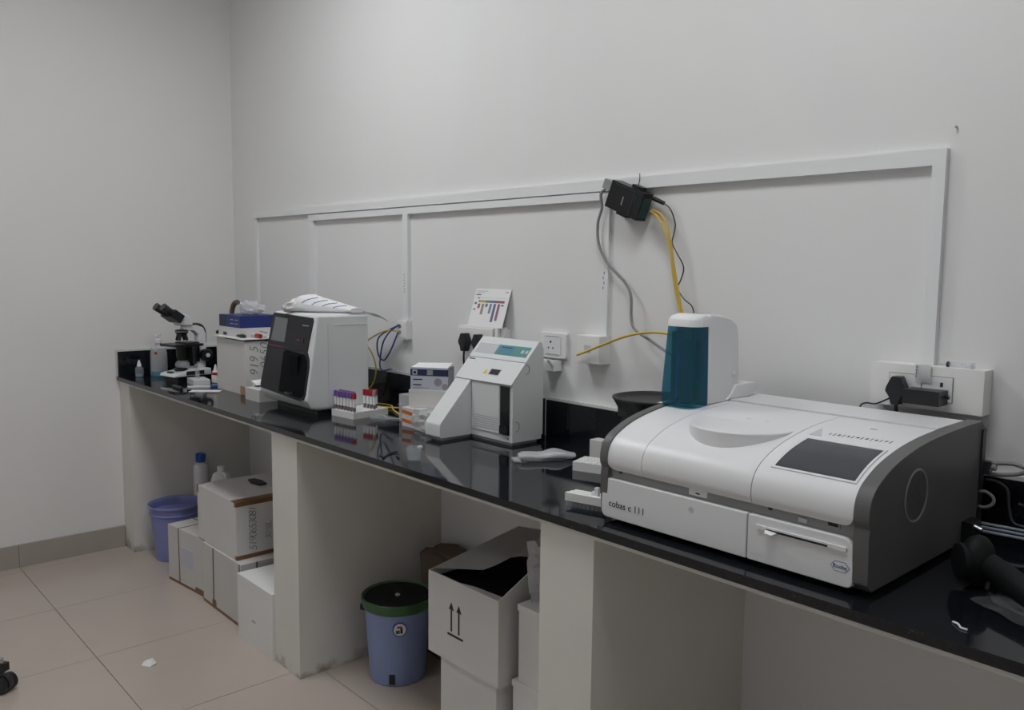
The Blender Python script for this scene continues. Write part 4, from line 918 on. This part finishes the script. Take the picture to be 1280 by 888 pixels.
# box B
w_, d_, h_ = .400, .40, .272
t = taped_box('strapped_box', 'lower white strapped box carrying the handwritten box', (1.205, -.420, 0), w_, d_, h_, 'cartongrey')
ribbon(t, [(-.085, -d_/2-.001, 0), (-.080, -d_/2-.001, h_)], .003); ribbon(t, [(w_/2+.001, -.13, h_), (w_/2+.001, -.13, 0)], .004); ribbon(t, [(w_/2-.02, -d_/2-.001, 0), (w_/2-.012, -d_/2-.001, h_)], .003)
part('tape', B().box(-w_/2, w_/2, -d_/2-.0012, -d_/2+.004, 0, .012), 'tape', t); part('tape', B().prism(rrect(-.10, -.06, .0, .04, .01), 'y', -d_/2-.0016, -d_/2), 'tape', t)
# box C on top
w_, d_, h_ = .410, .42, .245
t = taped_box('handwritten_box', 'white box with brown tape and handwriting stacked under the worktop', (1.140, -.400, .2745), w_, d_, h_, 'carton')
for z in (0, h_-.018): part('tape', B().box(w_/2-.014, w_/2+.0012, -d_/2-.001, d_/2-.04, z, z+.019 if z else .016), 'tape', t)
part('tape', B().box(w_/2-.05, w_/2+.001, -d_/2-.001, d_/2-.04, h_-.001, h_+.0012), 'tape', t); part('tape', B().box(-w_/2-.001, -w_/2+.012, -d_/2-.001, -d_/2+.03, h_-.035, h_+.001), 'tape', t)
part('tape', B().prism(rrect(d_/2-.20, d_/2-.06, .0, .034, .006), 'x', w_/2-.002, w_/2+.0016), 'tape', t)
text('5190653081', .050, frame((w_/2+.0006, -d_/2+.075, .025), (0, 0, 1), (0, -1, 0)), 'handwriting', 'faint', t, shear=.25, thick=-.0012, space=.75)
text('30 SIL', .042, frame((w_/2+.0006, -d_/2+.145, .06), (0, 0, 1), (0, -1, 0)), 'handwriting', 'faint', t, shear=.25, thick=-.0012, space=.8)
tag(obj('black_pad', B().prism([(-.06, -.02), (.0, -.032), (.06, -.02), (.055, .018), (-.01, .024), (-.06, .012)], 'z', 0, .007, .002, 2), 'black', loc=(1.090, -.392, .2745+.2475)), 'black flat pad lying on the handwritten box', 'pad')
tag(obj('strap_scrap', B().tube([(-.06, .08, .05), (-.03, .06, .018), (.02, .03, .012), (.07, .0, .012)], .010, 8, 5), 'strap', loc=(1.105, -.270, .2745+.2475)), 'dark curled strap end lying on the handwritten box', 'strap')
# foam box
t = thing('foam_box', 'white polystyrene box against the left pier face', 'box', (1.600, -.520, 0), 0)
part('foam_body', B().box(-.150, .158, -.135, .15, 0, .228, .010, 3), 'foam', t); part('foam_lid', B().box(-.150, .158, -.135, .15, .229, .262, .012, 3), 'foam', t); part('scratch', B().box(-.02, .012, -.1358, -.134, .10, .106), 'midgrey', t)

# ------------------------------------------------------------------ under the counter, middle bay
t = thing('waste_bin', 'periwinkle blue waste bin with green liner and black lid', 'bin', (2.150, -.350, 0))
part('bin_body', B().lathe([(.098, 0), (.102, .004), (.120, .285), (.126, .300), (.122, .302), (.112, .29), (.095, .008), (.001, .008)], 44), 'bin', t)
b = B(); V = []; n = 40; rows = [(.1255, .272), (.1275, .277), (.1300, .288), (.1330, .306), (.129, .311), (.1215, .303)]
rn = random.Random(2)
for r, z in rows: V += [((r+rn.uniform(-.0012, .0022))*math.cos(2*PI*i/n), (r+rn.uniform(-.0012, .0022))*math.sin(2*PI*i/n), z+(rn.uniform(-.012, .006) if z < .27 else 0)) for i in range(n)]
b.poly(V, [(j*n+i, j*n+(i+1) % n, (j+1)*n+(i+1) % n, (j+1)*n+i) for j in range(len(rows)-1) for i in range(n)]); part('liner', b, 'liner', t, 'dark green bin liner folded over the rim', 25)
part('lid', B().lathe([(.119, .296), (.121, .303), (.116, .308), (.105, .304), (.06, .302), (.001, .301)], 40), 'rubber', t)
part('lid_knob', B().lathe([(.008, .301), (.009, .306), (.005, .309)], 14, (.0, -.0, 0)), 'pgrey', t)
part('side_handle', B().box(-.014, .014, -.138, -.110, .244, .264, .004, 2).tf(RZ(math.radians(-48))), 'black', t)
q = Vector((.86, -.51, 0)); q.normalize()
stk = part('round_sticker', B().cyl(q*.114+Vector((0, 0, .222)), q*.1205+Vector((0, 0, .222)), .026, n=24), 'printblue', t, 'round printed sticker')
part('sticker_face', B().cyl(q*.120+Vector((0, 0, .222)), q*.1212+Vector((0, 0, .222)), .022, n=24), 'paper', stk)
fm = frame(q*.1213+Vector((0, 0, .222)), (.51, .86, 0), (0, 0, 1))
part('sticker_red', B().box(-.010, .008, .006, .013, 0, .0006).tf(fm), 'red', stk); part('sticker_black', B().box(.002, .010, -.014, .006, 0, .0006).tf(fm), 'ink', stk); part('sticker_green', B().box(-.014, .0, -.014, -.002, 0, .0006).tf(fm), 'liner', stk)
q2 = Vector((.70, -.71, 0)).normalized()
part('drain_slot', B().box(-.011, .011, -.018, .020, -.004, .0016).tf(frame(q2*.1035+Vector((0, 0, .028)), (.71, .70, 0), (0, 0, 1))), 'ink', t)
# brown thing behind
t = thing('brown_paper_bag', 'rough brown paper bundle behind the blue bin', 'bundle', (2.165, -.095, 0)); 
b = B(); b.box(-.13, .13, -.065, .065, 0, .40); bmesh.ops.subdivide_edges(b.bm, edges=b.bm.edges[:], cuts=4, use_grid_fill=True); b.jitter(.010, 1, 8)
for v in b.bm.verts: v.co.z = max(0, v.co.z)
part('bundle', b, 'brown', t, ang=20); part('fold', B().box(-.10, .09, -.045, .045, .39, .412, .004, 1), 'brown', t)
# lower carton
t = thing('plain_carton', 'plain white carton underneath the arrow carton', 'carton', (2.800, -.370, 0))
part('box', B().box(-.130, .128, -.175, .19, 0, .318, .002, 1), 'carton', t); part('lid_fold', B().box(-.130, .128, -.176, .19, .3182, .3205), 'carton', t)
# arrow carton, open top
ax0, ax1, ay0, ay1, az0, az1 = 2.612, 2.940, -.550, -.190, .3215, .578
t = thing('arrow_carton', 'open white carton printed with two upward arrows', 'carton', (0, 0, 0)); th = .005
part('front_wall', B().box(ax0, ax1, ay0, ay0+th, az0, az1), 'carton', t); part('back_wall', B().box(ax0, ax1, ay1-th, ay1, az0, az1), 'carton', t)
part('side_wall', B().prism([(ay0+th, az0), (ay1-th, az0), (ay1-th, az1+.055), (ay0+th, az1)], 'x', ax0, ax0+th), 'carton', t); part('side_wall', B().prism([(ay0+th, az0), (ay1-th, az0), (ay1-th, az1+.07), (ay0+.12, az1+.055), (ay0+th, az1)], 'x', ax1-th, ax1), 'carton', t); part('bottom', B().box(ax0+th, ax1-th, ay0+th, ay1-th, az0, az0+th), 'carton', t)
part('interior_shade', B().box(ax0+.008, ax1-.008, ay0+.008, ay1-.008, az0+th, az1-.022), 'void', t)  # black block added to stand in for the shade inside the carton
fe = [(2.613, -.536, .580), (2.662, -.507, .585), (2.717, -.482, .592), (2.770, -.464, .600), (2.789, -.429, .612), (2.806, -.385, .630), (2.850, -.385, .646), (2.902, -.395, .660), (2.935, -.38, .664)]
be = [(2.613+.325*i/8, -.175-.02*i/8, .640+.045*i/8) for i in range(9)]
V = []
for p, q_ in zip(fe, be):
    for k in range(5): V.append(tuple(Vector(p).lerp(Vector(q_), k/4)))
b = B(); b.poly(V, [(j*5+i, j*5+i+1, (j+1)*5+i+1, (j+1)*5+i) for j in range(8) for i in range(4)]); bmesh.ops.solidify(b.bm, geom=b.bm.faces[:], thickness=.004); part('lid_flap', b, 'carton', t)
part('inner_flap', B().poly([(ax0+.12, ay0+.006, az1-.004), (ax1-.008, ay0+.006, az1-.004), (ax1-.012, ay0+.05, az1-.012), (ax0+.18, ay0+.04, az1-.012), (ax0+.12, ay0+.006, az1-.008), (ax1-.008, ay0+.006, az1-.008), (ax1-.012, ay0+.05, az1-.016), (ax0+.18, ay0+.04, az1-.016)], [(0, 1, 2, 3), (7, 6, 5, 4), (0, 4, 5, 1), (1, 5, 6, 2), (2, 6, 7, 3), (3, 7, 4, 0)]), 'carton', t)
acx, acz = 2.745, .405
part('arrow_base', B().box(acx-.036, acx+.038, ay0-.0008, ay0+.001, acz, acz+.0065), 'ink', t)
for dx in (-.018, .018):
    part('arrow', B().prism([(acx+dx-.0032, acz+.014), (acx+dx+.0032, acz+.014), (acx+dx+.0032, acz+.082), (acx+dx+.012, acz+.080), (acx+dx, acz+.104), (acx+dx-.012, acz+.080), (acx+dx-.0032, acz+.082)], 'y', ay0-.0008, ay0+.001), 'ink', t)
# foam boxes at right
for k, (z0, z1, x0, y0) in enumerate(((0, .342, 2.955, -.505), (.3425, .566, 2.968, -.498))):
    t = thing('foam_carton', ['lower white box right of the plain carton, beside the pier', 'upper white box under the bubble wrap, beside the pier'][k], 'box', (3.075, -.35, z0), 0, 'white boxes by the pier')
    part('box', B().box(x0-3.075, .118, y0+.35, .15, 0, z1-z0-.020, .003, 2), 'foam', t); part('lid', B().box(x0-3.075-.003, .119, y0+.347, .151, z1-z0-.018, z1-z0, .003, 2), 'foam', t)
b = B(); b.box(-.075, .10, -.08, .12, 0, .17); bmesh.ops.subdivide_edges(b.bm, edges=b.bm.edges[:], cuts=7, use_grid_fill=True); b.jitter(.010, 1, 6)
for v in b.bm.verts: v.co.z = max(.0005, v.co.z)
tag(obj('bubble_wrap', b, 'wrap', loc=(3.045, -.38, .5665), ang=12), 'crumpled bubble wrap between the arrow carton and the pier', 'bubble wrap')

# ------------------------------------------------------------------ floor bits
b = B(); b.poly([(-.03, -.012, 0), (.0, -.03, .001), (.032, -.008, 0), (.026, .018, .006), (-.012, .016, .012), (.004, -.006, .020), (.02, .004, .016)], [(0, 1, 5), (1, 2, 6, 5), (2, 3, 6), (3, 4, 5, 6), (4, 0, 5), (0, 4, 3, 2, 1)])
tag(obj('paper_scrap', b, 'paper', loc=(1.470, -1.015, .0005), ang=10), 'small crumpled white paper scrap on the floor tiles', 'paper')
t = thing('chair_caster', 'black twin-wheel chair caster at the left edge of the picture', 'caster', (1.352, -1.468, 0), math.radians(35))
for y in (-.022, .022): part('wheel', B().lathe([(.026, -.010), (.030, -.006), (.030, .006), (.026, .010)], 26).tf(frame((0, y, .0302), (1, 0, 0), (0, 0, 1))), 'black', t)
part('hood', B().lathe([(.030, -.010), (.031, -.006), (.031, .006), (.030, .010)], 24).tf(frame((0, 0, .034), (1, 0, 0), (0, 0, 1))), 'dark', t)
part('stem', B().cyl((-.01, 0, .05), (-.01, 0, .12), .008), 'metal', t); part('chair_leg', B().box(-.30, .004, -.02, .02, .072, .100, .006, 2).tf(T(0, 0, 0)), 'black', t)

# marks on the wall and trunking
tag(obj('wall_nail', B().cyl((3.865, -.0005, 1.827), (3.865, -.008, 1.829), .0016, .0016, 10).cyl((3.865, -.007, 1.829), (3.865, -.009, 1.829), .0028, .0028, 10), 'midgrey'), 'small dark nail in the wall above the right end of the trunking', 'nail')
tr5 = bpy.data.objects['trim_5']; tr6 = bpy.data.objects['trim_6']
for k in range(7): part('pen_mark', B().box(1.716+.004*(k % 2), 1.7185+.004*(k % 2), -.0186, -.0178, 1.400+.012*k, 1.407+.012*k), 'faint', tr5)
for k in range(4): part('pen_mark', B().box(2.822+.004*(k % 2), 2.8245+.004*(k % 2), -.0126, -.0118, 1.440+.016*k, 1.449+.016*k), 'faint', tr6)
